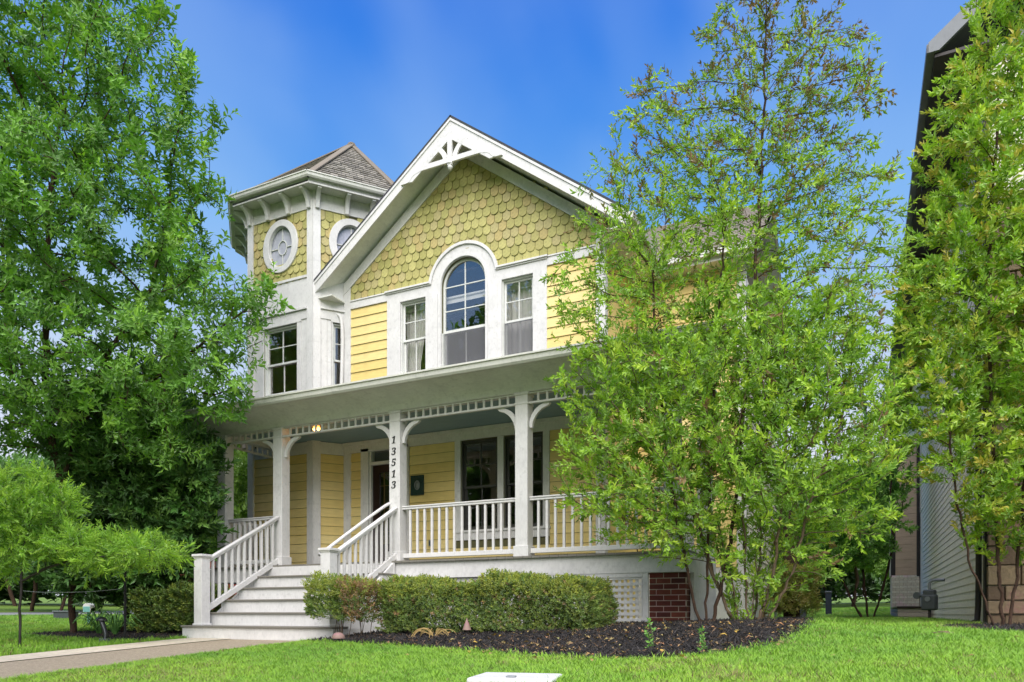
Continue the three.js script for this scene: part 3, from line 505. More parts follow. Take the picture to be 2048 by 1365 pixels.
/* ---- porch */
const POSTS = [-9.385, -6.872, -4.587, -2.33], PX0 = -10.88, PX1 = -2.05;
{
  // deck: boards run front to back; the nosing shows above the skirt
  const r = rng(61); for (let x = PX0, k = 0; x < PX1 - .01; x += .142, k++) part('deck_board', bx(x + .003, Math.min(PX1, x + .142) - .003, FLOOR - .03, FLOOR, WALLZ + .02, .16), M.tread, house);
  part('porch_skirt', [bx(PX0, PX1, .955, FLOOR - .03, .07, .11), bx(PX0, PX0 + .04, .955, FLOOR - .03, WALLZ, .07), bx(PX1 - .04, PX1, .955, FLOOR - .03, WALLZ, .07)], M.white, house);
  for (let x = PX0 + .1; x < PX1 - .08; x += .41) part('porch_joist', bx(x, x + .04, 1.0, FLOOR - .032, WALLZ + .1, .066), M.lumber, house);
  // roof over the porch: ceiling, beam, cove, gutter, roof plane
  part('porch_ceiling', bx(PX0 - .1, PX1 + .05, 3.80, 3.83, WALLZ + .02, -.03), M.ceiling, house);
  part('porch_beam', [bx(PX0, PX1, 3.71, 3.80, -.21, -.005), bx(PX0, PX0 + .2, 3.71, 3.80, WALLZ + .03, -.21), bx(PX1 - .2, PX1, 3.71, 3.80, WALLZ + .03, -.21)], M.white, house);
  const cove = new THREE.Shape(); cove.moveTo(0, 3.72); cove.quadraticCurveTo(.08, 3.90, .52, 3.955); cove.lineTo(.52, 4.01); cove.lineTo(-.02, 4.01); cove.lineTo(-.02, 3.72); cove.closePath();
  const cg = extrude(cove, PX1 - PX0 + .9, 0, 10); cg.rotateY(-Math.PI / 2); cg.translate(PX1 + .45, 0, 0); part('cove_soffit', cg, M.soffit, house);
  part('porch_gutter', metreUV(new THREE.ExtrudeGeometry(polyShape([[0, 0], [.06, 0], [.085, .03], [.095, .095], [.115, .1], [.115, .125], [0, .125]]), { depth: PX1 - PX0 + 1.1, bevelEnabled: false }).rotateY(-Math.PI / 2).translate(PX1 + .55, 3.925, .525)), M.gutter, house);
  part('porch_roof', slab([PX0 - .5, 4.05, .55], [PX1 + .5, 4.05, .55], [PX1 + .5, 4.62, WALLZ], [PX0 - .5, 4.62, WALLZ], .04), M.roofDark, house);
  // posts with plinths
  const post = (x, z) => { const p = part('porch_post', [rbx(x - .104, x + .104, FLOOR, 3.71, z - .104, z + .104, .01), rbx(x - .125, x + .125, FLOOR, 1.41, z - .125, z + .125, .008), rbx(x - .112, x + .112, 3.53, 3.565, z - .112, z + .112, .006), rbx(x - .118, x + .118, 3.67, 3.709, z - .118, z + .118, .006)], M.white, house); return p; };
  for (const x of POSTS) post(x, -.105); post(PX0 + .12, -.105); post(PX1 - .14, WALLZ + .18);
  // spindle friezes between the posts
  const spans = [[PX0 + .24, POSTS[0] - .11], [POSTS[0] + .11, POSTS[1] - .11], [POSTS[1] + .11, POSTS[2] - .11], [POSTS[2] + .11, POSTS[3] - .11]];
  const slatG = rbx(-.018, .018, 3.565, 3.685, -.012, .012, .004);
  for (const [a, b] of spans) { const f = group('spindle_frieze', house, [0, 0, -.06]); part('frieze_rail', rbx(a, b, 3.535, 3.567, -.028, .028, .005), M.white, f); part('frieze_rail', rbx(a, b, 3.684, 3.709, -.022, .022, .004), M.white, f); const n = Math.round((b - a) / .142); for (let k = 1; k < n; k++) part('slat', slatG, M.white, f, [lerp(a, b, k / n), 0, 0]); }
  { const f = group('spindle_frieze', house, [PX0 + .12, 0, 0], Math.PI / 2), a = .22, b = 1.45; part('frieze_rail', rbx(a, b, 3.535, 3.567, -.028, .028, .005), M.white, f); for (let k = 1; k < 9; k++) part('slat', slatG, M.white, f, [lerp(a, b, k / 9), 0, 0]); }
  // curved brackets
  const bracket = s => { const br = new THREE.Shape(); br.moveTo(0, 0); br.lineTo(s * .04, -.005); br.bezierCurveTo(s * .05, .14, s * .15, .27, s * .30, .30); br.lineTo(s * .335, .335); br.lineTo(s * .30, .352); br.bezierCurveTo(s * .12, .33, s * .02, .22, 0, .05); br.closePath(); return extrude(br, .05, .004, 10); };
  const bg = bracket(1), bgm = bracket(-1);
  for (const x of POSTS) { part('post_bracket', bg, M.white, house, [x + .10, 3.19, -.13]); part('post_bracket', bgm, M.white, house, [x - .10, 3.19, -.13]); }
  // railings
  const balG = rbx(-.019, .019, 1.37, 2.09, -.019, .019, .004);
  const rail = (a, b, pos, turn) => { const f = group('porch_railing', house, pos, turn); part('top_rail', [rbx(a, b, 2.09, 2.125, -.034, .034, .008), rbx(a, b, 2.125, 2.15, -.045, .045, .008)], M.white, f); part('bottom_rail', rbx(a, b, 1.30, 1.372, -.03, .03, .006), M.white, f); const n = Math.round((b - a) / .137); for (let k = 1; k < n; k++) part('baluster', balG, M.white, f, [lerp(a, b, k / n), 0, 0]); };
  rail(POSTS[1] + .105, POSTS[2] - .105, [0, 0, -.105], 0); rail(POSTS[2] + .105, POSTS[3] - .105, [0, 0, -.105], 0); rail(PX0 + .22, POSTS[0] - .105, [0, 0, -.105], 0);
  rail(.23, 1.40, [PX0 + .12, 0, 0], Math.PI / 2); rail(.23, 1.55, [POSTS[3], 0, 0], Math.PI / 2);
  // lattice under the porch and brick pier at its corner
  const lat = group('lattice_panel', house, [0, 0, .06]);
  part('lattice_frame', [rbx(-2.70, -2.62, .05, .955, 0, .045), rbx(-4.6, -2.70, .05, .15, 0, .044), rbx(-4.6, -2.70, .89, .955, 0, .044)], M.white, lat);
  for (let x = -4.55; x < -2.72; x += .083) part('lattice_strip', bx(x, x + .042, .15, .89, .008, .020), M.white, lat);
  for (let y = .20; y < .88; y += .083) part('lattice_strip', bx(-4.6, -2.70, y, y + .042, .021, .033), M.white, lat);
  part('lattice_panel', bx(-6.75, -4.6, .05, .955, .02, .05), M.white, house);
  part('side_skirt', bx(PX1 - .05, PX1, .0, .955, WALLZ, -.15), M.white, house);
  const pier = group('brick_pier', house, [0, 0, 0]); const x0 = -2.615, x1 = -2.11, zf = .08, zb = -.36;
  part('mortar', bx(x0 + .008, x1 - .008, .0, .955, zb + .008, zf - .008), M.mortar, pier);
  const rr = rng(88), ch = .0765, bl = .20; let row = 0;
  const bG = new Map(); const brickG = (w, d) => { const k = w.toFixed(3) + d.toFixed(3); if (!bG.has(k)) bG.set(k, rbx(-w / 2, w / 2, -.0325, .0325, -d / 2, d / 2, .004)); return bG.get(k); };
  for (let y = .04; y < .95; y += ch, row++) {
    const cuts = row % 2 ? [x0, x0 + bl, x0 + 2 * bl + .004, x1] : [x0, x0 + .1, x0 + .1 + bl, x0 + .1 + 2 * bl, x1];
    for (let k = 0; k < cuts.length - 1; k++) { const w = cuts[k + 1] - cuts[k] - .010; if (w < .02) continue; part('brick', brickG(w, .09), M.brick[Math.floor(rr() * 4)], pier, [(cuts[k] + cuts[k + 1]) / 2, y + .0325, zf - .045 + (rr() - .5) * .004]); }
    const zc = row % 2 ? [zf - .10, zf - .10 - .16, zb] : [zf - .10, zf - .10 - .09, zf - .10 - .29, zb];
    for (let k = 0; k < zc.length - 1; k++) { const d = zc[k] - zc[k + 1] - .010; if (d < .02) continue; part('brick', brickG(.09, d), M.brick[Math.floor(rr() * 4)], pier, [x1 - .045 + (rr() - .5) * .004, y + .0325, (zc[k] + zc[k + 1]) / 2]); }
  }
}

/* ---- stairs */
{
  const st = group('stairs', house), n = 6, rise = FLOOR / n, xa = -9.50, xb = -6.76, z0 = .165, run = .33;
  for (let k = 0; k < n; k++) {
    const zf = z0 + (n - 1 - k) * run, wide = k === 0 ? .12 : 0;
    part('riser', bx(xa - wide, xb + wide, k * rise - (k ? 0 : .08), (k + 1) * rise - .03, zf - .022, zf), M.white, st);
    if (k < n - 1) part('tread', rbx(xa - wide - .012, xb + wide + .012, (k + 1) * rise - .03, (k + 1) * rise, zf - run - .0, zf + .03, .008), M.tread, st);
    if (k === 0) part('side_board', [bx(xa - wide, xa - wide + .02, -.08, rise - .03, zf - run - .3, zf - .022), bx(xb + wide - .02, xb + wide, -.08, rise - .03, zf - run - .3, zf - .022)], M.white, st);
  }
  const zEnd = z0 + (n - 1) * run;
  for (const x of [xa + .03, xb - .03]) { const s = polyShape([[-zEnd + .35, .0], [-zEnd + .35, rise * 1.3], [-z0 + .0, FLOOR - .03], [-z0 + .02, FLOOR - .3], [-z0 + .02, .0]].map(([a, b]) => [a, b])); const g = extrude(s, .04); g.rotateY(Math.PI / 2); part('stringer', g, M.white, st, [x - .02, 0, 0]); }
  // sloped rails on both sides
  for (const [x, inner] of [[POSTS[0] + .02, 0], [POSTS[1] + .03, 1]]) {
    const rg = group('stair_railing', house), zN = 1.66, yN = rise;
    part('newel_post', [rbx(x - .085, x + .085, yN, 1.285, zN - .085, zN + .085, .008), rbx(x - .11, x + .11, 1.285, 1.325, zN - .11, zN + .11, .008), rbx(x - .095, x + .095, 1.265, 1.287, zN - .095, zN + .095, .005), rbx(x - .10, x + .10, yN, yN + .03, zN - .10, zN + .10, .005)], M.white, rg);
    const A = [x, 1.24, zN - .08], B = [x, 2.12, .0], a = [x, .46, zN - .08], b = [x, 1.34, .0];
    part('top_rail', [barBetween(A, B, .085, .03), barBetween([A[0], A[1] - .03, A[2]], [B[0], B[1] - .03, B[2]], .06, .04)], M.white, rg);
    part('bottom_rail', barBetween(a, b, .06, .09), M.white, rg);
    for (let k = 1; k < 12; k++) { const t = k / 12, z = lerp(A[2], B[2], t), y0 = lerp(a[1], b[1], t) + .045, y1 = lerp(A[1], B[1], t) - .045; part('baluster', rbx(x - .019, x + .019, y0, y1, z - .019, z + .019, .004), M.white, rg); }
    if (inner) { part('handrail', [tube([[x - .13, 1.22, zN + .05], [x - .13, 1.28, zN - .04], [x - .13, 2.17, .06], [x - .13, 2.2, -.02]], .026, 8, 30)], M.white, rg); }
  }
}

/* ---- house number, plaque, lamp, outlet, curtains */
const font = await new FontLoader().loadAsync('fonts/droid/droid_serif_bold.typeface.json');
{
  const ys = [3.235, 3.047, 2.867, 2.68, 2.50];
  '13513'.split('').forEach((c, i) => { const g = new TextGeometry(c, { font, size: .118, depth: .006, curveSegments: 5, bevelEnabled: false }); g.computeBoundingBox(); const b = g.boundingBox; g.translate(-(b.min.x + b.max.x) / 2, -(b.min.y + b.max.y) / 2, 0); g.applyMatrix4(new THREE.Matrix4().makeShear(0, 0, .16, 0, 0, 0)); part('house_number', metreUV(g), M.black, house, [POSTS[1] - .01, ys[i], .0005]); });
}
{
  const p = thing('wall_plaque', 'dark green relief plaque with an oval on the porch wall', 'plaque', [-7.595, 2.64, WALLZ + .022]);
  part('backing', rbx(-.145, .145, 0, .375, 0, .02, .006), M.plaque, p);
  part('rim', [rbx(-.145, .145, .345, .375, .018, .034, .005), rbx(-.145, .145, 0, .03, .018, .034, .005), rbx(-.145, -.115, .03, .345, .018, .033, .005), rbx(.115, .145, .03, .345, .018, .033, .005)], M.plaque, p);
  part('oval_relief', [new THREE.TorusGeometry(.062, .012, 8, 24).scale(.85, 1.25, 1).translate(0, .19, .022), new THREE.SphereGeometry(.05, 16, 10).scale(.75, 1.15, .3).translate(0, .19, .02)], M.grey, p);
  const o = thing('outlet_box', 'small grey outlet box low on the porch wall', 'outlet', [-7.29, 1.66, WALLZ + .02]); part('cover', rbx(-.04, .04, 0, .11, 0, .045, .008), M.grey, o); part('lid', rbx(-.03, .03, .02, .09, .045, .055, .006), M.darkGrey, o);
}
{
  const l = thing('ceiling_lamp', 'lit warm ceiling lamp above the stairs end of the porch', 'lamp', [-8.88, 3.80, -.45]);
  part('canopy', new THREE.CylinderGeometry(.10, .11, .03, 20).translate(0, -.015, 0), M.brass, l);
  for (const dx of [-.045, .045]) part('bulb', new THREE.SphereGeometry(.034, 12, 10).translate(dx, -.065, 0), mat({ color: 0xffffff, emissive: hex('#ffb45a'), emissiveIntensity: 2.5 }), l);
  const pl = new THREE.PointLight(hex('#ffb870'), .06, 0, 2); pl.position.set(0, -.12, 0); pl.castShadow = true; l.add(pl);
}
{
  const c = thing('table_lamp', 'small lit orange lamp behind the narrow tower window', 'lamp', [-9.42, 4.62, -1.98]);
  part('lamp_base', new THREE.LatheGeometry([[.001, 0], [.06, 0], [.06, .02], [.02, .05], [.035, .15], [.02, .30], [.012, .45], [.001, .45]].map(([x, y]) => new THREE.Vector2(x, y)), 14), M.brass, c);
  part('bulb', new THREE.SphereGeometry(.035, 12, 10).translate(0, .50, 0), mat({ color: 0xffffff, emissive: hex('#ff8a3c'), emissiveIntensity: 3 }), c);
  const pl = new THREE.PointLight(hex('#ff9a50'), .05, 0, 2); pl.position.set(0, .58, 0); pl.castShadow = true; c.add(pl);
}
function curtain(x0, x1, y0, y1, z, pull, label) {   // pleated cloth, gathered towards one side lower down
  const nx = 40, ny = 14, g = new THREE.PlaneGeometry(1, 1, nx, ny), p = g.attributes.position;
  for (let i = 0; i < p.count; i++) { const u = p.getX(i) + .5, v = p.getY(i) + .5, k = pull ? lerp(1, .42 + .5 * Math.pow(Math.abs(v - .35), 1.2), 1 - v * .5) : 1; p.setXYZ(i, lerp(x0, x1, u * k), lerp(y0, y1, v), z + .025 * Math.sin(u * 38 + v * 1.5) * (.6 + .4 * v)); }
  g.computeVertexNormals(); const o = part('curtain', g, M.fabric); return tag(o, 'curtain', label, 'curtain', { group: 'curtains behind the upstairs windows' });
}
curtain(-8.02, -7.40, 4.6, 6.42, WALLZ - .26, true, 'white curtain pulled aside behind the left light of the arched window');
curtain(-5.84, -5.16, 4.6, 6.42, WALLZ - .26, false, 'sheer white curtain drawn behind the right light of the arched window');
for (const [a, b, lab] of [[-8.0, -7.40, 'left light'], [-7.09, -6.12, 'middle light'], [-5.82, -5.18, 'right light']]) { const s = thing('window_shade', `rolled white window shade at the top of the ${lab} of the arched window`, 'shade', [(a + b) / 2, 6.26, WALLZ - .2]); part('roll', new THREE.CylinderGeometry(.03, .03, b - a, 12).rotateZ(Math.PI / 2).translate(0, .1, 0), M.fabric, s); part('cloth', bx(-(b - a) / 2, (b - a) / 2, 0, .1, -.004, .004), M.fabric, s); }

/* ------------------------------------------------ neighbouring house at the right */
{
  const XW = 1.6, ZN = -2.3, ZFAR = -26, TOP = 8.0, nh = thing('neighbour_house', 'tall cream sided house with dark eaves at the right', 'house');
  part('wall', bx(XW + .02, XW + 7, -.2, TOP + .4, ZFAR, ZN), M.nSiding, nh);
  const side = group('side_wall', nh, [XW + .02, 0, 0], -Math.PI / 2);   // local x = world z, out = -x
  const nl = ZN - ZFAR;
  clapboards(side, ZFAR, -15.62, 0, TOP, .125, [], [M.nSiding], 0, 12, .016); clapboards(side, -13.9, ZN - .12, 0, TOP, .125, [[-5.0, -3.9, 2.55, 4.2]], [M.nSiding], 0, 13, .016); clapboards(side, -15.62, -13.9, 3.4, TOP, .125, [], [M.nSiding], 0, 14, .016);
  const w = sashWindow(nh, -4.9, -4.0, 2.65, 4.1, .0, { casing: .1, sash: M.darkSash }); w.position.set(XW + .02, 0, 0); w.rotation.y = -Math.PI / 2;
  part('corner_board', bx(XW - .015, XW + .03, -.1, TOP, ZN - .12, ZN + .02), M.darkTrim, nh);
  part('downspout', tube([[XW - .06, TOP + .2, ZN - .25], [XW - .06, 4, ZN - .25], [XW - .06, .45, ZN - .25], [XW - .08, .28, ZN - .22], [XW - .2, .22, ZN - .1]], .04, 8, 40), M.darkTrim, nh);
  // bump-out with dark corner boards on a pale brick base
  const bo = group('bay', nh, [0, 0, 0]); const bx0 = .86, bz = -15;
  part('bay_core', bx(bx0 + .02, XW, .1, 5.6, bz - 1.8, bz - .02), M.tan, bo);
  for (let y = 1.55; y < 5.5; y += .23) { part('clapboard', bx(bx0 + .10, XW - .08, y, y + .222, bz - .02, bz + .012), M.tan, bo); part('clapboard', bx(bx0 - .012, bx0 + .02, y, y + .222, bz - 1.7, bz - .1), M.tan, bo); }
  part('corner_board', bx(bx0 - .02, bx0 + .10, 1.5, 5.6, bz - .10, bz + .02), M.darkTrim, bo); part('corner_board', bx(XW - .08, XW + .0, 1.5, 5.6, bz - .05, bz + .02), M.darkTrim, bo);
  let row = 0; const rr = rng(19);
  for (let y = .22; y < 1.5; y += .078, row++) for (let x = bx0 - (row % 2 ? .1 : 0); x < XW - .02; x += .21) { const a = Math.max(bx0, x), b = Math.min(XW - .005, x + .2); if (b - a > .03) part('brick', bx(a, b, y, y + .07, bz - .05, bz + .018 + rr() * .006), M.paleBrick[row % 2], bo); }
  // eave, roof, rake
  const ex = .94, ey = 8.36, zr = -1.85, sl = .81, xr = 5.1;
  part('soffit', [bx(ex, XW + .05, ey - .18, ey - .14, ZFAR, zr)], M.darkTrim, nh);
  part('gutter', bx(ex - .1, ex, ey - .1, ey + .02, ZFAR, zr + .02), M.greyTrim, nh);
  part('roof_deck', slab([ex - .02, ey, zr], [xr, ey + sl * (xr - ex), zr], [xr, ey + sl * (xr - ex), ZFAR], [ex - .02, ey, ZFAR], .14), M.roofDark, nh);
  part('roof_deck', slab([xr, ey + sl * (xr - ex), zr], [2 * xr - ex, ey, zr], [2 * xr - ex, ey, ZFAR], [xr, ey + sl * (xr - ex), ZFAR], .14), M.roofDark, nh);
  part('rake_board', extrude(polyShape([[ex - .08, ey + .02], [xr, ey + .08 + sl * (xr - ex)], [xr, ey - .08 + sl * (xr - ex)], [ex + .05, ey - .12], [ex - .08, ey - .12]]), .05).translate(0, 0, zr), M.greyTrim, nh);
  part('gable_panel', extrude(polyShape([[XW + .02, TOP + .2], [xr, ey + sl * (xr - ex) - .3], [2 * xr - XW, TOP + .2]]), .04).translate(0, 0, ZN - .02), M.greyTrim, nh);
  for (const z of [-5.2, -8.4, -11.6]) part('eave_bracket', bx(ex + .06, XW - .01, ey - .34, ey - .181, z, z + .09), M.darkTrim, nh);
  // stone veneer of the front corner
  const fr = group('stone_wall', nh); const sr = rng(515);
  part('mortar', bx(XW + .03, XW + 5, -.1, 6.2, ZN, ZN + .05), M.mortar, fr);
  for (let y = .0; y < 6.1;) { const h = .16 + sr() * .14; let x = XW + .005; while (x < XW + 1.4) { const w2 = .2 + sr() * .28; part('stone', rbx(x + .006, x + w2 - .006, y + .006, y + h - .006, ZN + .01, ZN + .085 + sr() * .035, .014), M.stone[Math.floor(sr() * 3)], fr); x += w2; } y += h; }
  const step = thing('wooden_platform', 'weathered grey stacked timber platform at the foot of the bump-out', 'platform', [1.2, .2, -12.6]);
  for (let k = 0; k < 3; k++) part('timber', rbx(-.36, .34, k * .11, k * .11 + .10, -2.3, 2.1 - k * .02, .01), M.weathered, step);
  part('deck_plank', rbx(-.38, .34, .33, .365, -2.3, 2.12, .008), M.doorWood, step);
  // gas meter
  const gm = thing('gas_meter', 'grey gas meter with pipes on the cream neighbour wall', 'gas meter', [1.34, H(1.34, -8) - .02, -8.04], -.5);
  part('meter_body', [rbx(-.15, .15, .28, .62, -.09, .09, .04), rbx(-.12, .12, .57, .72, -.075, .075, .03)], M.darkGrey, gm);
  part('dial', new THREE.CylinderGeometry(.055, .055, .02, 18).rotateX(Math.PI / 2).translate(0, .52, .095), M.grey, gm);
  part('regulator', [new THREE.CylinderGeometry(.075, .075, .05, 16).rotateX(Math.PI / 2).translate(-.26, .60, 0), new THREE.CylinderGeometry(.03, .03, .15, 10).rotateZ(Math.PI / 2).translate(-.17, .60, 0)], M.darkGrey, gm);
  part('riser_pipe', tube([[0, -.1, 0], [0, .15, 0], [0, .3, 0]], .03, 8), M.darkTrim, gm);
  part('outlet_pipe', tube([[0, .70, 0], [0, .86, 0], [.05, .91, 0], [.3, .92, .0]], .03, 8), M.grey, gm);
  const sb = thing('stone_block', 'small brown stone block lying on the grass', 'stone', [.68, H(.68, 2.1), 2.15], .3); part('block', rbx(-.085, .085, -.02, .045, -.05, .05, .012), M.stone[2], sb); part('chip', rbx(-.03, .05, .04, .055, -.03, .03, .008), M.stone[0], sb);
}

/* ------------------------------------------------ plants */
const V3 = (x, y, z) => new THREE.Vector3(x, y, z);
// a spray: leaves set along a short twig that points up the y axis
function leafInto(pos, o, dir, nrm, L, W, fold, curl) {
  const side = V3().crossVectors(dir, nrm).normalize(), n = V3().crossVectors(side, dir).normalize();
  const at = (t, s, up) => o.clone().addScaledVector(dir, L * t).addScaledVector(side, W * s).addScaledVector(n, up);
  const b = at(0, 0, 0), l = at(.45, -.5, fold), r = at(.45, .5, fold), c = at(.5, 0, 0), t = at(1, 0, -curl);
  for (const [p, q, s] of [[b, c, l], [b, r, c], [l, c, t], [c, r, t]]) pos.push(...p.toArray(), ...q.toArray(), ...s.toArray());
}
function sprayGeo(seed, o) {
  const r = rng(seed), pos = [];
  for (let i = 0; i < o.n; i++) {
    const t = (i + .6) / o.n, az = o.flat ? (i % 2 ? 0 : Math.PI) + (r() - .5) * .5 : i * 2.4 + (r() - .5) * .8, open = lerp(o.open, o.open * .45, t) + (r() - .5) * .3;
    const p = V3(Math.sin(t * 3 + seed) * o.len * .06, o.len * t, Math.cos(t * 2.3 + seed) * o.len * .06), d = V3(Math.cos(az) * Math.sin(open), Math.cos(open), Math.sin(az) * Math.sin(open)).normalize();
    if (o.droop) { d.y -= o.droop * r(); d.normalize(); }
    const up = V3(0, 1, 0).addScaledVector(V3(r() - .5, r() - .5, r() - .5), 1.0).normalize(); if (Math.abs(up.dot(d)) > .93) up.set(1, .2, .3).normalize();
    const k = .75 + r() * .5; leafInto(pos, p, d, up, o.leaf * k, o.leafW * k, o.leaf * .10, o.leaf * .16 * r());
  }
  if (o.twig) { const w = o.twig; for (const [a, b] of [[0, 1], [1, 2], [2, 0]]) { const A = V3(Math.cos(a * 2.1) * w, 0, Math.sin(a * 2.1) * w), B = V3(Math.cos(b * 2.1) * w, 0, Math.sin(b * 2.1) * w), T = V3(0, o.len, 0); pos.push(...A.toArray(), ...T.toArray(), ...B.toArray()); } }
  const g = new THREE.BufferGeometry(); g.setAttribute('position', new THREE.Float32BufferAttribute(pos, 3)); g.computeVertexNormals(); return g;
}
const leafMat = (rough = .55, tr = .35) => new THREE.MeshPhysicalMaterial({ color: 0xffffff, roughness: rough, transmission: tr, thickness: 0 });
const LEAF = leafMat(.92, .48), GLOSSY = leafMat(.5, 0);
// branches grow towards points scattered through the crown's lobes (space colonisation)
function grow(o) {
  const r = rng(o.seed), pts = [];
  const vol = o.lobes.map(l => l[3] * l[3] * l[4] * (l[5] ?? 1)), tot = vol.reduce((a, b) => a + b);
  o.lobes.forEach((l, i) => { const n = Math.round(o.points * vol[i] / tot); for (let k = 0; k < n; k++) { let x, y, z, d; do { x = r() * 2 - 1; y = r() * 2 - 1; z = r() * 2 - 1; d = x * x + y * y + z * z; } while (d > 1 || d < (o.hollow ?? .12) && r() < .8); const p = V3(l[0] + x * l[3], l[1] + y * l[4], l[2] + z * l[3] * (o.deep ?? 1)); if (!o.avoid || !o.avoid(p)) pts.push({ p, near: -1, d: 1e9 }); } });
  const nodes = []; const add = (p, par) => { nodes.push({ p, par, kids: 0, r: 0, dir: par >= 0 ? p.clone().sub(nodes[par].p).normalize() : V3(0, 1, 0) }); return nodes.length - 1; };
  for (const stem of o.stems) { let par = -1; const c = new THREE.CatmullRomCurve3(stem.map(q => V3(...q))), n = Math.max(3, Math.ceil(c.getLength() / o.step)); for (let i = 0; i <= n; i++) { const p = c.getPoint(i / n); if (i && i < n) p.add(V3((r() - .5) * o.step * .25, 0, (r() - .5) * o.step * .25)); par = add(p, par); } }
  let from = 0, alive = pts;
  for (let it = 0; it < 160 && alive.length; it++) {
    for (const a of alive) for (let i = from; i < nodes.length; i++) { const d = a.p.distanceToSquared(nodes[i].p); if (d < a.d) { a.d = d; a.near = i; } }
    alive = alive.filter(a => a.d > o.kill * o.kill);
    from = nodes.length; const pull = new Map();
    for (const a of alive) { const v = pull.get(a.near) || pull.set(a.near, V3()).get(a.near); v.add(a.p.clone().sub(nodes[a.near].p).normalize()); }
    for (const [i, v] of pull) { v.normalize().addScaledVector(nodes[i].dir, .45); v.y += (o.rise ?? .08); v.add(V3((r() - .5) * .35, (r() - .5) * .35, (r() - .5) * .35)).normalize(); if (nodes[i].kids < 3) { add(nodes[i].p.clone().addScaledVector(v, o.step), i); nodes[i].kids++; } }
    if (nodes.length === from || nodes.length > 9000) break;
  }
  for (const n of nodes) n.kids = 0; for (const n of nodes) if (n.par >= 0) nodes[n.par].kids++;
  const e = o.pipe ?? 2.4, tip = o.tip ?? .004, acc = new Float64Array(nodes.length);
  for (let i = nodes.length - 1; i >= 0; i--) { const v = nodes[i].kids ? acc[i] : Math.pow(tip, e); nodes[i].r = Math.min(o.maxR ?? 9, Math.pow(v, 1 / e)); if (nodes[i].par >= 0) acc[nodes[i].par] += v; }
  return nodes;
}
function branchGeo(nodes, minR = 0) {
  const pos = [], nor = [], uv = [], idx = [], A = V3(), B = V3();
  nodes.forEach((n, i) => {
    if (n.par < 0 || n.r < minR) return;
    const p = nodes[n.par], sides = n.r > .05 ? 10 : n.r > .015 ? 6 : 4, r0 = Math.min(p.r, n.r * 1.5), d = n.p.clone().sub(p.p).normalize();
    const d0 = p.par >= 0 ? p.dir.clone().add(d).normalize() : d;
    const base = pos.length / 3;
    for (const [q, rr, dd, v] of [[p.p, r0, d0, 0], [n.p, n.r, d, 1]]) {
      A.set(Math.abs(dd.y) > .9 ? 1 : 0, Math.abs(dd.y) > .9 ? 0 : 1, 0).cross(dd).normalize(); B.crossVectors(dd, A);
      for (let s = 0; s <= sides; s++) { const t = s / sides * Math.PI * 2, nx = A.clone().multiplyScalar(Math.cos(t)).addScaledVector(B, Math.sin(t)); pos.push(q.x + nx.x * rr, q.y + nx.y * rr, q.z + nx.z * rr); nor.push(nx.x, nx.y, nx.z); uv.push(s / sides * rr * 6.28, q.y); }
    }
    for (let s = 0; s < sides; s++) { const a = base + s, b = base + sides + 1 + s; idx.push(a, a + 1, b + 1, a, b + 1, b); }
  });
  const g = new THREE.BufferGeometry(); g.setAttribute('position', new THREE.Float32BufferAttribute(pos, 3)); g.setAttribute('normal', new THREE.Float32BufferAttribute(nor, 3)); g.setAttribute('uv', new THREE.Float32BufferAttribute(uv, 2)); g.setIndex(idx); return g;
}
function foliage(name, parent, list, spray, m, seed) {          // list of {p, d, s, c}; three spray variants
  const geos = [0, 1, 2].map(k => sprayGeo(seed * 7 + k, spray)), split = [[], [], []]; list.forEach((l, i) => split[i % 3].push(l));
  const q = new THREE.Quaternion(), mx = new THREE.Matrix4(), y = V3(0, 1, 0), r = rng(seed), tw = new THREE.Quaternion();
  split.forEach((part_, k) => {
    if (!part_.length) return;
    const im = new THREE.InstancedMesh(geos[k], m, part_.length); im.name = name; im.castShadow = im.receiveShadow = true; im.userData.kind = 'stuff';
    part_.forEach((l, i) => { q.setFromUnitVectors(y, l.d); tw.setFromAxisAngle(y, r() * 6.28); q.multiply(tw); mx.compose(l.p, q, V3(l.s, l.s, l.s)); im.setMatrixAt(i, mx); im.setColorAt(i, l.c); });
    parent.add(im);
  });
}
function tree(name, label, category, base, o, extra = {}) {
  const t = thing(name, label, category, [0, 0, 0], 0, extra), nodes = grow(o), r = rng(o.seed + 5), list = [];
  part('trunk', branchGeo(nodes, o.minR ?? 0), o.bark ?? M.bark, t);
  const cols = o.colors;
  nodes.forEach(n => {
    if (n.r > (o.leafR ?? .012) || n.par < 0) return;
    const k = o.density(n.p, n) * o.per; let m = Math.floor(k) + (r() < k % 1 ? 1 : 0);
    while (m-- > 0) {
      const d = n.dir.clone().add(V3((r() - .5) * 1.6, (r() - .5) * 1.2 + (o.lift ?? .25), (r() - .5) * 1.6)).normalize();
      const p = n.p.clone().addScaledVector(n.dir, -o.step * r()).add(V3((r() - .5), (r() - .5), (r() - .5)).multiplyScalar(o.jitter ?? .06));
      if (o.avoid && o.avoid(p)) continue;
      const c = cols(p, r).clone(); c.multiplyScalar(.8 + r() * .4);
      list.push({ p, d, s: (.7 + r() * .6) * (o.size ? o.size(p) : 1), c });
    }
  });
  foliage('foliage', t, list, o.spray, o.mat ?? LEAF, o.seed);
  return t;
}
const C = (r, g, b) => new THREE.Color().setRGB(r, g, b);
const F = (r, g, b) => C(r * 2.4, g * 2.15, b * 1.7);
const pick = (r, list) => list[Math.floor(r() * list.length)];
const clearOfHouse = p => (p.x < -1.95 && p.x > -11 && p.z < .62 && p.y < 4.9) || (p.x < -1.7 && p.z < -.9) || (p.x < -3 && p.z < .2);

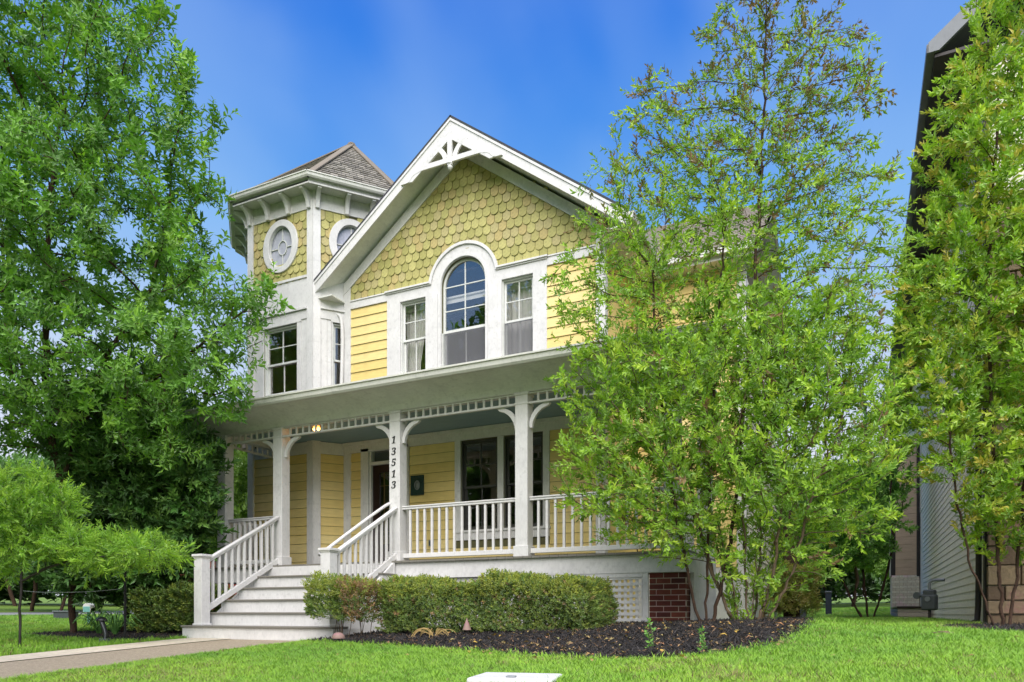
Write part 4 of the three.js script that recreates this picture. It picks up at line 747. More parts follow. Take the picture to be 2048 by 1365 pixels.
/* tall multi-stemmed tree in front of the porch's right end */
{
  const y0 = H(-1.66, 1.1) - .05, by = H(-1.27, .8) - .05;
  const GREEN = [F(.125, .24, .012), F(.15, .27, .014), F(.105, .21, .014), F(.18, .28, .014), F(.08, .17, .014)], RUST = [F(.085, .06, .02), F(.08, .085, .02), F(.07, .10, .02), F(.10, .07, .025)];
  tree('evergreen_tree', 'tall slender-leaved evergreen tree with thin brownish top before the porch corner', 'tree', null, {
    seed: 101, step: .13, kill: .16, points: 3200, tip: .0028, pipe: 2.75, maxR: .06, per: 2.2, leafR: .010, jitter: .10, bark: M.bark, deep: .8, avoid: clearOfHouse,
    lobes: [[-1.5, 4.75, 1.15, 1.2, 1.38], [-1.08, 6.8, 1.0, .62, 1.5, 1.6], [-2.2, 5.5, 1.45, .62, 1.3, 1.7], [-.36, 5.85, .75, .68, 1.45, 1.8], [.1, 4.6, .5, .5, 1.2, 1.2], [-2.65, 4.9, 1.6, .5, .7, 1.6], [-1.6, 6.0, 1.1, .7, .8, 1.4], [-2.45, 3.95, 1.7, 1.0, .85], [-1.55, 3.0, 1.25, 1.4, 1.25], [-.48, 3.9, .8, .84, 1.44]],
    stems: [[[-1.66, y0, 1.12], [-1.62, 1.2, 1.15], [-1.58, 2.6, 1.15], [-1.5, 4.0, 1.15], [-1.42, 5.0, 1.1]], [[-1.60, y0, 1.05], [-1.38, 1.3, 1.0], [-1.25, 2.8, .95], [-1.1, 4.6, .95], [-1.02, 6.2, .95], [-1.0, 7.6, .98]], [[-1.72, y0, 1.1], [-1.95, 1.5, 1.3], [-2.1, 2.9, 1.45], [-2.2, 4.4, 1.5]]],
    density: p => lerp(1.0, 1.35, sstep(3.6, 5.6, p.y)),
    colors: (p, r) => r() < sstep(4.2, 6.8, p.y) * .45 + .05 ? pick(r, RUST) : pick(r, GREEN), size: p => p.y > 5 ? .95 : 1,
    spray: { n: 9, len: .15, leaf: .060, leafW: .023, open: 1.0, twig: .0016 }
  });
  tree('evergreen_shrub', 'large bushy evergreen shrub of many thin stems before the porch', 'shrub', null, {
    seed: 202, step: .12, kill: .15, points: 3200, tip: .004, pipe: 2.9, maxR: .02, per: 2.3, leafR: .011, jitter: .12, bark: M.barkGrey, deep: .8, avoid: clearOfHouse,
    lobes: [[-.95, 2.45, .85, 1.25, 1.35], [-2.2, 2.05, 1.6, 1.1, .95], [-.22, 2.7, .55, .75, 1.4], [-1.45, 1.75, 1.15, 1.2, .55], [-2.9, 2.15, 1.75, .55, .65], [-.9, 3.5, .85, 1.15, .75], [-2.35, 3.0, 1.6, 1.0, .75], [-.15, 1.6, .4, .55, .5], [-1.25, .95, 1.0, .65, .4, .8], [-.55, 1.1, .7, .5, .5, .8], [-2.1, 1.3, 1.5, .6, .4, .8]],
    stems: Array.from({ length: 17 }, (_, k) => { const a = k * 2.4 + .3, c = Math.cos(a), s = Math.sin(a); return [[-1.2 + c * .16, by, .85 + s * .12], [-1.2 + c * (.2 + .02 * k), by + .6, .85 + s * .2], [-1.22 + c * (.42 + .025 * k), by + 1.0 + .05 * k, .9 + s * .35]]; }),
    density: p => p.y < 1.0 ? .6 : 1, colors: (p, r) => r() < .04 ? pick(r, RUST) : pick(r, GREEN),
    spray: { n: 10, len: .15, leaf: .066, leafW: .029, open: 1.0, twig: .0016 }
  });
  tree('evergreen_tree', 'dense upright evergreen tree screening the cream neighbouring house', 'tree', null, {
    seed: 303, step: .13, kill: .16, points: 3200, tip: .003, pipe: 2.75, maxR: .06, per: 3.8, leafR: .011, jitter: .12, bark: M.bark, deep: .85, avoid: p => p.z < -2.0 && p.x > .9,
    lobes: [[1.36, 5.7, -.45, .72, 1.6], [1.75, 7.3, -.6, .6, 1.2], [.98, 4.1, -.35, .62, 1.35], [1.52, 3.6, -.6, .9, 1.8], [.92, 2.7, -.3, .55, .9, .5], [1.65, 1.6, -.6, .55, .8, .7], [1.8, 1.9, -.3, .6, .75, 1.6], [.68, 3.1, -.2, .34, 1.35], [2.15, 4.2, -.5, .7, 3.0, 1.3]],
    stems: [[[1.56, .15, -.6], [1.5, 1.2, -.55], [1.42, 2.8, -.5], [1.4, 4.6, -.5], [1.5, 6.6, -.55]], [[1.62, .15, -.62], [1.75, 1.4, -.65], [1.8, 3, -.65], [1.75, 5, -.6]], [[1.5, .15, -.55], [1.2, 1.0, -.4], [1.0, 2.2, -.35], [.95, 3.4, -.35]]],
    density: p => p.y > 6 ? .85 : 1, colors: (p, r) => r() < .28 ? pick(r, [F(.19, .24, .025), F(.22, .22, .03), F(.15, .24, .02)]) : pick(r, GREEN),
    spray: { n: 10, len: .16, leaf: .074, leafW: .031, open: 1.0, twig: .0016 }
  });
  // weeds and small plants in the bed
  for (const [x, z, h, lab] of [[-1.62, 3.75, .26, 'small leafy weed standing in the dark mulch'], [-1.13, 4.05, .20, 'thin grassy weed at the mulch edge']]) {
    const t = thing('weed', lab, 'weed', [x, H(x, z), z]), list = [], r = rng(Math.floor(x * -1000)); part('stem', tube([[0, 0, 0], [.02, h * .5, .01], [.0, h, .03]], .004, 5), LEAF_STEM(), t);
    for (let k = 0; k < 10; k++) list.push({ p: V3((r() - .5) * .05, h * (k + 1) / 10, (r() - .5) * .05), d: V3(r() - .5, .6, r() - .5).normalize(), s: .8, c: F(.08, .21, .03) }); foliage('leaves', t, list, { n: 4, len: .03, leaf: .05, leafW: .026, open: 1.3 }, LEAF, 9);
  }
}
function LEAF_STEM() { return LEAF_STEM.m ??= mat({ color: C(.10, .14, .04), roughness: .8 }); }

/* trees at the left */
{
  const G1 = [F(.055, .155, .010), F(.075, .19, .012), F(.04, .115, .010), F(.10, .22, .013), F(.06, .16, .010)], G2 = [F(.024, .07, .014), F(.03, .085, .015), F(.018, .05, .011), F(.05, .11, .022)], G3 = [F(.11, .23, .012), F(.09, .20, .012), F(.14, .26, .014)];
  const y0 = H(-12.7, 1.56) - .05;
  tree('shade_tree', 'large leafy green tree left of the tower with spreading dark limbs', 'tree', null, {
    seed: 404, step: .24, kill: .32, points: 2900, tip: .0065, pipe: 2.4, maxR: .12, per: 4.2, leafR: .02, jitter: .30, bark: M.bark, hollow: .25, avoid: p => p.x > -11.2 && p.z < .75,
    lobes: [[-12.6, 9.75, 2.2, 1.6, 1.8], [-10.8, 9.1, 1.75, 1.15, 1.5], [-9.95, 8.1, 1.5, .6, 1.35], [-11.3, 10.6, 1.9, 1.0, .9, .8], [-11.7, 6.8, 1.9, 2.1, 1.55], [-9.85, 6.75, 1.45, .62, 1.2], [-12.3, 4.6, 2.1, 1.85, 1.4], [-10.7, 4.4, 1.75, 1.5, 1.0], [-9.15, 5.25, 1.5, .85, .65, 2], [-8.5, 5.35, 1.35, .42, .5, 3], [-8.95, 4.75, 1.5, .6, .42, 2.5], [-9.15, 3.95, 1.5, .75, .45, 2.2], [-9.6, 4.45, 1.65, .9, .6, 2], [-10.3, 3.5, 1.6, .9, .7, 1.6], [-13.1, 7.5, 2.5, 1.3, 2.4], [-13.6, 4.2, 2.6, 1.2, 1.3]],
    stems: [[[-12.7, y0, 1.56], [-12.66, 1.2, 1.6], [-12.75, 2.6, 1.7], [-12.9, 3.9, 1.9], [-12.7, 5.6, 2.0], [-12.5, 7.5, 2.1]], [[-12.75, 2.6, 1.7], [-12.2, 3.7, 1.8], [-11.4, 4.8, 1.75], [-10.6, 5.8, 1.6]], [[-12.9, 3.9, 1.9], [-13.4, 5.2, 2.2], [-13.3, 7, 2.4]], [[-12.2, 3.7, 1.8], [-11.2, 4.0, 1.7], [-10.0, 4.5, 1.55]]],
    density: () => 1, colors: (p, r) => pick(r, G1),
    spray: { n: 11, len: .22, leaf: .115, leafW: .046, open: 1.15, droop: .7, twig: .0025 }
  });
  tree('laurel_tree', 'dark glossy evergreen tree between the shade tree and the porch', 'tree', null, {
    seed: 505, step: .18, kill: .2, points: 1900, tip: .005, pipe: 2.5, maxR: .085, per: 6, leafR: .02, jitter: .2, bark: M.bark, avoid: p => p.x > -11.05 && p.z < .38 || p.x > -9.75,
    lobes: [[-11.8, 3.0, .5, 1.15, 1.5], [-12.5, 3.6, .6, 1.4, 1.4], [-11.3, 2.35, .55, .6, 1.15], [-12.2, 1.75, .6, 1.2, .75], [-11.1, 3.4, .75, .4, 1.0], [-10.3, 2.55, .95, .5, 1.05, 1.6], [-10.6, 1.5, 1.0, .5, .5, 1.5], [-12.3, 1.05, .75, 1.2, .5, 1.6], [-13.5, 1.4, .9, .9, .7, 1.3], [-14.3, 1.9, .6, .9, .9, 1]],
    stems: [[[-12.6, -.05, .65], [-12.5, .6, .6], [-12.25, 1.4, .55], [-12.15, 2.6, .55], [-12.1, 3.6, .55]]],
    density: () => 1, colors: (p, r) => pick(r, G2), mat: GLOSSY, spray: { n: 10, len: .2, leaf: .12, leafW: .045, open: 1.0, twig: .002 }
  });
  const yb = H(-10.75, 3.62) - .05;
  tree('young_tree', 'young bright green tree on a thin dark trunk beside the walkway', 'tree', null, {
    seed: 606, step: .10, kill: .11, points: 900, tip: .0032, pipe: 2.6, maxR: .028, per: 3.2, leafR: .012, jitter: .08, bark: M.darkTrim, rise: .02, lift: .1,
    lobes: [[-10.6, 1.85, 3.55, .6, .6], [-11.1, 2.0, 3.8, .4, .5], [-10.99, 1.37, 3.7, .42, .5], [-9.75, 1.27, 3.1, .75, .26], [-9.05, 1.27, 2.8, .5, .22], [-10.4, 1.35, 3.4, .5, .3]],
    stems: [[[-10.75, yb, 3.62], [-10.74, .6, 3.6], [-10.72, 1.2, 3.58], [-10.6, 1.7, 3.55]], [[-10.73, .85, 3.6], [-10.3, 1.08, 3.4], [-9.7, 1.2, 3.1], [-9.1, 1.22, 2.85]]],
    density: () => 1, colors: (p, r) => pick(r, G3), spray: { n: 12, len: .19, leaf: .075, leafW: .02, open: .9, flat: true, droop: .4, twig: .0016 }
  });
  const sk = thing('tree_stake', 'dark green metal stake beside the young tree', 'stake', [-9.85, H(-9.85, 2.63) - .05, 2.63]);
  part('stake_bar', [rbx(-.016, .016, 0, 1.12, -.006, .006, .003), rbx(-.005, .005, 0, 1.12, .006, .022, .002)], M.black, sk); for (let k = 0; k < 5; k++) part('stud', rbx(-.01, .01, .3 + k * .16, .32 + k * .16, .022, .032, .002), M.black, sk);
  const wr = part('guy_wire', tube([[-10.76, .72, 3.6], [-10.6, .70, 3.45], [-10.2, .71, 3.0], [-9.87, .76, 2.66]], .004, 5, 24), M.grey); tag(wr, 'guy_wire', 'thin grey wire between the young tree and the metal stake', 'wire');
  // low shrubs
  const hedge = (name, label, boxes, seed, cols, per, spray, m, extra = {}) => {
    const t = thing(name, label, 'hedge', [0, 0, 0], 0, extra), r = rng(seed), list = [], st = [];
    for (const [x0, x1, y0, y1, z0, z1] of boxes) {
      const n = Math.round((x1 - x0) * (z1 - z0) * 26); for (let i = 0; i < n; i++) { const x = lerp(x0, x1, r()), z = lerp(z0, z1, r()), yb = H(x, z); st.push(tube([[x, yb, z], [x + (r() - .5) * .14, lerp(yb, y1, .5), z + (r() - .5) * .14], [x + (r() - .5) * .3, y1 - .05, z + (r() - .5) * .3]], .005, 3, 4)); }
      const area = 2 * (y1 - y0) * ((x1 - x0) + (z1 - z0)) + (x1 - x0) * (z1 - z0); const cnt = Math.round(area * per);
      for (let i = 0; i < cnt; i++) {
        const f = r() * area; let p, nn; const dx = x1 - x0, dz = z1 - z0, dy = y1 - y0;
        if (f < dx * dz) { p = V3(lerp(x0, x1, r()), y1 - r() * r() * .16, lerp(z0, z1, r())); nn = V3(0, 1, 0); }
        else if (f < dx * dz + dx * dy * 1.4) { p = V3(lerp(x0, x1, r()), lerp(y0, y1, r()), z1 - r() * r() * .22); nn = V3(0, .35, 1); }
        else if (f < area - dz * dy) { p = V3(r() < .5 ? x0 + r() * .18 : x1 - r() * .18, lerp(y0, y1, r()), lerp(z0, z1, r())); nn = V3(p.x < (x0 + x1) / 2 ? -1 : 1, .35, 0); }
        else { p = V3(lerp(x0, x1, r()), lerp(y0, y1, r()), z0 + r() * .2); nn = V3(0, .35, -1); }
        const wob = .05 * Math.sin(p.x * 5.1 + seed) + .04 * Math.sin(p.x * 13 + p.y * 7) + .035 * Math.sin(p.y * 9 + p.x * 3); p.addScaledVector(nn.normalize(), wob);
        const low = (p.y - y0) / (y1 - y0); if (low < .3 && r() > .45 + low * 1.8) continue;
        const d = nn.add(V3((r() - .5) * 1.3, r() * .6, (r() - .5) * 1.3)).normalize(); list.push({ p, d, s: .7 + r() * .6, c: cols(p, r).clone().multiplyScalar(.8 + r() * .4) });
      }
    }
    part('stems', st, M.barkGrey, t).userData.kind = 'stuff'; foliage('foliage', t, list, spray, m, seed); return t;
  };
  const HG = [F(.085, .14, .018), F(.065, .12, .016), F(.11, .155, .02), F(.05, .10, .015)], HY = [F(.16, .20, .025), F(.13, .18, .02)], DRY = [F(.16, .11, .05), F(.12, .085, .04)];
  const sp = { n: 9, len: .085, leaf: .034, leafW: .016, open: 1.05, twig: .0012 };
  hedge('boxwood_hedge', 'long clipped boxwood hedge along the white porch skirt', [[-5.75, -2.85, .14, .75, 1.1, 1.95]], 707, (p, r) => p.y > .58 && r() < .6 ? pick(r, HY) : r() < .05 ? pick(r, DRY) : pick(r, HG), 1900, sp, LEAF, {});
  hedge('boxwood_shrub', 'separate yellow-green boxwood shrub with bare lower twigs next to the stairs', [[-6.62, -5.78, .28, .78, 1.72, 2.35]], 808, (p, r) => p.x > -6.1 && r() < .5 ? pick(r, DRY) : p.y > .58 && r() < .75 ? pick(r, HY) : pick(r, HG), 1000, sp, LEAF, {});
  hedge('boxwood_hedge', 'dark rounded boxwood left of the entrance stairs', [[-11.5, -10.0, .06, .74, .55, 1.25]], 909, (p, r) => pick(r, [F(.035, .07, .015), F(.05, .09, .016), F(.03, .055, .012), F(.08, .11, .02)]), 900, { ...sp, leaf: .042, leafW: .02, len: .1 }, GLOSSY, {});
  hedge('shrub', 'yellow-green rounded shrub at the back corner of the yellow house', [[-1.75, -.95, .35, 1.35, -8.5, -7.8]], 1010, (p, r) => pick(r, [F(.15, .19, .03), F(.12, .16, .025), F(.18, .17, .05)]), 420, { ...sp, leaf: .07, leafW: .02, len: .16 }, LEAF, {});

  /* background trees: one of each kind, then copies */
  const bgTree = (name, label, seed, x, z, h, rad, cols, extra) => tree(name, label, 'tree', null, {
    seed, step: h * .045, kill: h * .052, points: 700, tip: h * .0012, pipe: 2.3, maxR: h * .022, per: 6, leafR: h * .004, jitter: h * .05, bark: M.bark,
    lobes: [[x, H(x, z) + h * .68, z, rad, h * .30], [x + rad * .5, H(x, z) + h * .5, z + rad * .2, rad * .65, h * .22], [x - rad * .55, H(x, z) + h * .48, z - rad * .1, rad * .65, h * .24]],
    stems: [[[x, H(x, z) - .1, z], [x + .05 * h, H(x, z) + h * .2, z], [x, H(x, z) + h * .45, z]]],
    density: () => 1, colors: (p, r) => pick(r, cols), spray: { n: 11, len: h * .055, leaf: h * .026, leafW: h * .011, open: 1.1 }
  }, extra);
  const farG = [F(.045, .12, .016), F(.06, .15, .018), F(.035, .09, .014)], farY = [F(.10, .19, .025), F(.08, .16, .02)];
  const a = bgTree('street_tree', 'broad green tree on the lawn across the left street', 1201, -43.2, -16, 9, 4.2, farG, { group: 'trees beyond the left street' });
  const at = (src, x, z, s, turn, label, gname) => { const c = src.clone(); c.name = numbered(src.name.replace(/_\d+$/, '')); c.userData = { ...src.userData, label, group: gname }; const sx = src.userData.at; c.rotation.y = turn; c.scale.setScalar(s); const q = V3(sx[0], sx[1], sx[2]).multiplyScalar(s).applyAxisAngle(V3(0, 1, 0), turn); c.position.set(x - q.x, H(x, z) - .1 - q.y, z - q.z); scene.add(c); return c; };
  a.userData.at = [-43.2, H(-43.2, -16) - .1, -16];
  at(a, -37.8, -14.2, .75, 1.3, 'smaller green tree on the lawn across the left street', 'trees beyond the left street');
  for (const [x, z, s, tn] of [[-52, -6, 1.2, 2], [-62, -26, 1.4, 4], [-56, -36, 1.3, .6], [-48, -44, 1.35, 3.3], [-70, -4, 1.5, 5.1], [-40, -52, 1.3, 2.4], [-33, -58, 1.4, 1.1]]) at(a, x, z, s, tn, 'tall green tree standing in the far left background', 'far background trees at the left');
  const b = bgTree('yard_tree', 'spreading green tree in the back yard between the houses', 1302, -4.5, -38, 9, 4.0, farY, { group: 'trees behind the back yard' }); b.userData.at = [-4.5, H(-4.5, -38) - .1, -38];
  for (const [x, z, s, tn] of [[-.5, -46, 1.1, 1], [3.5, -52, 1.2, 3], [-9, -48, 1.3, 4.4], [-2.5, -58, 1.2, 2.2], [2, -40, .75, 5]]) at(b, x, z, s, tn, 'green tree in the row behind the back yard', 'trees behind the back yard');
  at(b, -16.5, -6.5, .72, 2.7, 'light green tree beside the left end of the yellow house', 'trees left of the house'); at(b, -21, -10, .8, .9, 'light green tree a little behind the left end of the house', 'trees left of the house');
  // trees across the street behind the viewer, mirrored in the upstairs windows
  for (const [x, z, s, tn] of [[-20, 19, 1.8, 2.1], [-13, 23, 2.0, 3.8], [-27, 22, 1.9, .6]]) at(a, x, z, s, tn, 'tall green tree across the street facing the house', 'trees facing the house');
  // multi-stemmed tree near the bump-out and a slim one above it
  tree('crape_myrtle', 'spreading multi-stemmed tree near the bump-out of the cream house', 'tree', null, {
    seed: 1404, step: .2, kill: .22, points: 1100, tip: .006, pipe: 2.5, maxR: .06, per: 4.5, leafR: .02, jitter: .2, bark: M.bark,
    lobes: [[-.3, 3.2, -11.3, 1.3, 1.5], [-1.0, 2.2, -11.4, 1.0, 1.0], [.55, 4.8, -11.4, .8, 2.4], [.1, 2.4, -10.6, .9, .9]],
    stems: [0, 1, 2, 3, 4, 5].map(k => { const s = Math.sin(k * 1.05) * .8, c = Math.cos(k * 1.05) * .5; return [[.2 + s * .1, .1, -11.3 + c * .1], [.1 + s * .6, 1.0, -11.3 + c * .5], [.0 + s * 1.1, 2.2, -11.3 + c]]; }),
    density: p => p.y > 4.2 ? .5 : 1, colors: (p, r) => pick(r, [F(.06, .17, .018), F(.08, .2, .02), F(.045, .12, .015)]), spray: { n: 11, len: .2, leaf: .10, leafW: .04, open: 1.0, twig: .002 }
  });
}

/* ------------------------------------------------ distant woods */
{
  const wood = (label, arcs, seed) => { const t = new THREE.Group(); setting(t, 'far_woods', label, 'woods', 'stuff'); const r = rng(seed), list = [];
    for (const [x0, z0, x1, z1, n, h] of arcs) for (let i = 0; i < n; i++) { const u = r(), x = lerp(x0, x1, u) + (r() - .5) * 6, z = lerp(z0, z1, u) + (r() - .5) * 6, top = h * (.75 + .25 * Math.sin(u * 37 + seed) + .12 * Math.sin(u * 91)); list.push({ p: V3(x, H(x, z) + Math.pow(r(), .8) * top, z), d: V3(r() - .5, .5, r() - .5).normalize(), s: .7 + r() * .7, c: pick(r, [C(.06, .15, .02), C(.08, .19, .03), C(.045, .11, .018)]).clone().multiplyScalar(.8 + r() * .5) }); }
    foliage('foliage', t, list, { n: 14, len: 1.6, leaf: .8, leafW: .4, open: 1.2 }, LEAF, seed); };
  wood('dense green woods far beyond the left street', [[-62, 26, -78, -20, 3200, 12], [-78, -20, -52, -66, 3600, 13], [-52, -66, -20, -78, 2200, 12]], 71);
  wood('dense green woods behind the back yard', [[-16, -66, 14, -70, 2600, 10]], 72);
}

/* ------------------------------------------------ small garden things */
{
  const spot = (x, z, s, label, cone) => { const t = thing('garden_light', label, 'garden light', [x, H(x, z), z], .4); part('spike', new THREE.CylinderGeometry(.012, .008, .12, 8).translate(0, .04, 0), M.darkTrim, t); part('shade', cone ? new THREE.ConeGeometry(.055, .15, 14, 1, true).translate(0, .17, 0) : new THREE.SphereGeometry(.085, 14, 8, 0, 6.3, 0, 1.6).scale(1, .9, 1).translate(0, .07, 0), M.clay, t); part('collar', new THREE.CylinderGeometry(.02, .025, .04, 10).translate(0, .10, 0), M.darkTrim, t); };
  spot(-4.3, 2.18, 1, 'small pinkish cone garden light in front of the hedge', true);
  spot(-5.95, 2.55, 1, 'brown domed garden light by the yellow-green shrub', false);
  const bl = thing('path_bollard', 'black curved path light beside the walkway', 'path light', [-9.86, H(-9.86, 2.95), 2.95], .3);
  part('base', rbx(-.06, .06, 0, .09, -.05, .05, .012), M.darkGrey, bl); part('stem', tube([[.01, .05, 0], [.02, .16, .01], [-.02, .28, .01], [-.05, .36, 0]], .035, 10), M.black, bl); part('cap', new THREE.SphereGeometry(.075, 14, 8, 0, 6.3, 0, 1.7).scale(1, .7, 1).translate(-.05, .35, 0), M.black, bl); part('highlight_strip', tube([[.03, .08, .035], [.035, .18, .04], [.0, .28, .042], [-.04, .34, .035]], .006, 6), M.greyTrim, bl);  // the thin grey strip along the black stem is a modelled highlight
  const dr = rng(33), dl = []; const clump = thing('dried_daylily', 'clump of dried yellow arching leaves before the hedge', 'plant', [-4.75, H(-4.75, 2.2), 2.2]);
  for (let k = 0; k < 22; k++) { const a = dr() * 6.28, l = .15 + dr() * .22, c = Math.cos(a) * l, s = Math.sin(a) * l * .6; part('dry_leaf', tube([[0, 0, 0], [c * .4, .06 + dr() * .08, s * .4], [c * .8, .05 + dr() * .05, s * .8], [c, .005, s]], .0045, 4, 10), DRYM(), clump); }
  for (const [x, z, lab] of [[-12.0, 1.55, 'clump of arching green strap leaves next to the dark laurel'], [-11.3, 1.75, 'smaller clump of green strap leaves before the dark boxwood']]) { const t = thing('daylily', lab, 'plant', [x, H(x, z), z]), rr = rng(Math.floor(-x * 100)); for (let k = 0; k < 34; k++) { const a = rr() * 6.28, l = .15 + rr() * .3, h = .2 + rr() * .25, c = Math.cos(a) * l, s = Math.sin(a) * l; part('strap_leaf', tube([[0, 0, 0], [c * .3, h * .7, s * .3], [c * .7, h, s * .7], [c, h * .7, s]], .008, 4, 8).applyMatrix4(new THREE.Matrix4()), STRAP(), t); } }
  const lid = thing('utility_box', 'white plastic utility box lid half sunk in the front lawn', 'utility box', [-1.93, H(-1.93, 5.75) - .01, 5.80], .22);
  part('box', rbx(-.25, .25, -.1, .03, -.2, .2, .012), M.greyTrim, lid); part('lid', rbx(-.265, .265, .03, .075, -.215, .215, .02), M.white, lid); part('latch', rbx(-.03, .03, .075, .085, .12, .16, .004), M.grey, lid);
  // left background furniture
  const ub = thing('utility_cabinet', 'grey metal utility cabinet on the far left lawn', 'cabinet', [-26.6, H(-26.6, -7.3), -7.3], .5); ub.scale.setScalar(.62); part('cabinet_body', rbx(-.55, .55, 0, .52, -.35, .35, .02), M.darkGrey, ub); part('cabinet_lid', rbx(-.6, .6, .52, .58, -.4, .4, .015), M.grey, ub);
  const mb = thing('mailbox', 'white and teal mailbox on a post beyond the left trees', 'mailbox', [-21.06, H(-21.06, -4.4), -4.42], .6); mb.scale.setScalar(.72); part('post', rbx(-.05, .05, 0, .62, -.05, .05, .008), M.teal, mb); part('box_body', [rbx(-.15, .15, .55, .80, -.22, .22, .02), new THREE.CylinderGeometry(.15, .15, .44, 16, 1, false, 0, Math.PI).rotateZ(Math.PI / 2).rotateY(Math.PI / 2).translate(0, .79, 0)], M.white, mb); part('door', rbx(-.13, .13, .57, .80, .22, .235, .005), M.teal, mb);
  const fn = thing('wooden_fence', 'reddish wooden board fence at the far left', 'fence', [-27.5, H(-27.5, -3.4), -3.4], .35); for (let k = 0; k < 14; k++) part('board', rbx(-2.1 + k * .16, -1.96 + k * .16, 0, .85, -.012, .012, .004), M.brick[k % 2 ? 0 : 2], fn); part('fence_rail', rbx(-2.1, .2, .55, .63, -.06, -.015, .004), M.brick[0], fn);
  const stp = thing('bare_tree', 'thick reddish brown tree trunk at the back corner of the house', 'tree', [-1.45, H(-1.45, -8.3), -8.3]); part('trunk', new THREE.CylinderGeometry(.14, .19, 3.4, 14, 6).translate(0, 1.6, 0), M.bark, stp); part('root_flare', new THREE.CylinderGeometry(.19, .27, .25, 14).translate(0, .02, 0), M.bark, stp);
  const bn = thing('trash_bin', 'dark blue wheeled bin in the back yard', 'bin', [-1.9, H(-1.9, -15.8), -15.8], .3); part('bin_body', new THREE.CylinderGeometry(.33, .26, .95, 4).rotateY(Math.PI / 4).translate(0, .5, 0), M.bin, bn); part('bin_lid', rbx(-.27, .27, .97, 1.04, -.27, .27, .02), M.bin, bn);
  const wp = thing('pale_post', 'short pale grey post beside the dark bin', 'post', [-1.6, H(-1.6, -14.2), -14.2]); part('shaft', rbx(-.11, .11, 0, .62, -.08, .08, .02), M.greyTrim, wp); part('cap', rbx(-.12, .12, .62, .66, -.09, .09, .01), M.greyTrim, wp);
  const up = thing('utility_post', 'slate blue utility post standing on the back lawn', 'post', [-1.02, H(-1.02, -18.4), -18.4]); part('shaft', rbx(-.10, .10, 0, .85, -.10, .10, .02), M.bin, up); part('cap', rbx(-.12, .12, .85, .92, -.12, .12, .02), M.darkGrey, up);
  // far brick house glimpsed behind the left boxwood
  const fb = thing('brick_house', 'distant red brick house behind the left trees', 'house', [-30, H(-30, -24), -24], .6); part('wall', bx(-6, 6, 0, 5.4, -4, 4), M.brick[1], fb); part('roof', slab([-6.4, 5.3, 4.5], [6.4, 5.3, 4.5], [6.4, 8.2, 0], [-6.4, 8.2, 0], .2), M.roofDark, fb); part('roof', slab([6.4, 5.3, -4.5], [-6.4, 5.3, -4.5], [-6.4, 8.2, 0], [6.4, 8.2, 0], .2), M.roofDark, fb);
  for (const x of [-4, -1.3, 1.3, 4]) for (const y of [.9, 3.3]) { const w = group('window', fb, [x, y, 4]); part('frame', bx(-.5, .5, 0, 1.5, -.02, .06), M.white, w); part('pane', bx(-.42, .42, .08, 1.42, .06, .07), M.darkSash, w); }
}
function STRAP() { return STRAP.m ??= mat({ color: C(.07, .18, .03), roughness: .6 }); }
function DRYM() { return DRYM.m ??= mat({ color: C(.36, .25, .09), roughness: .85 }); }

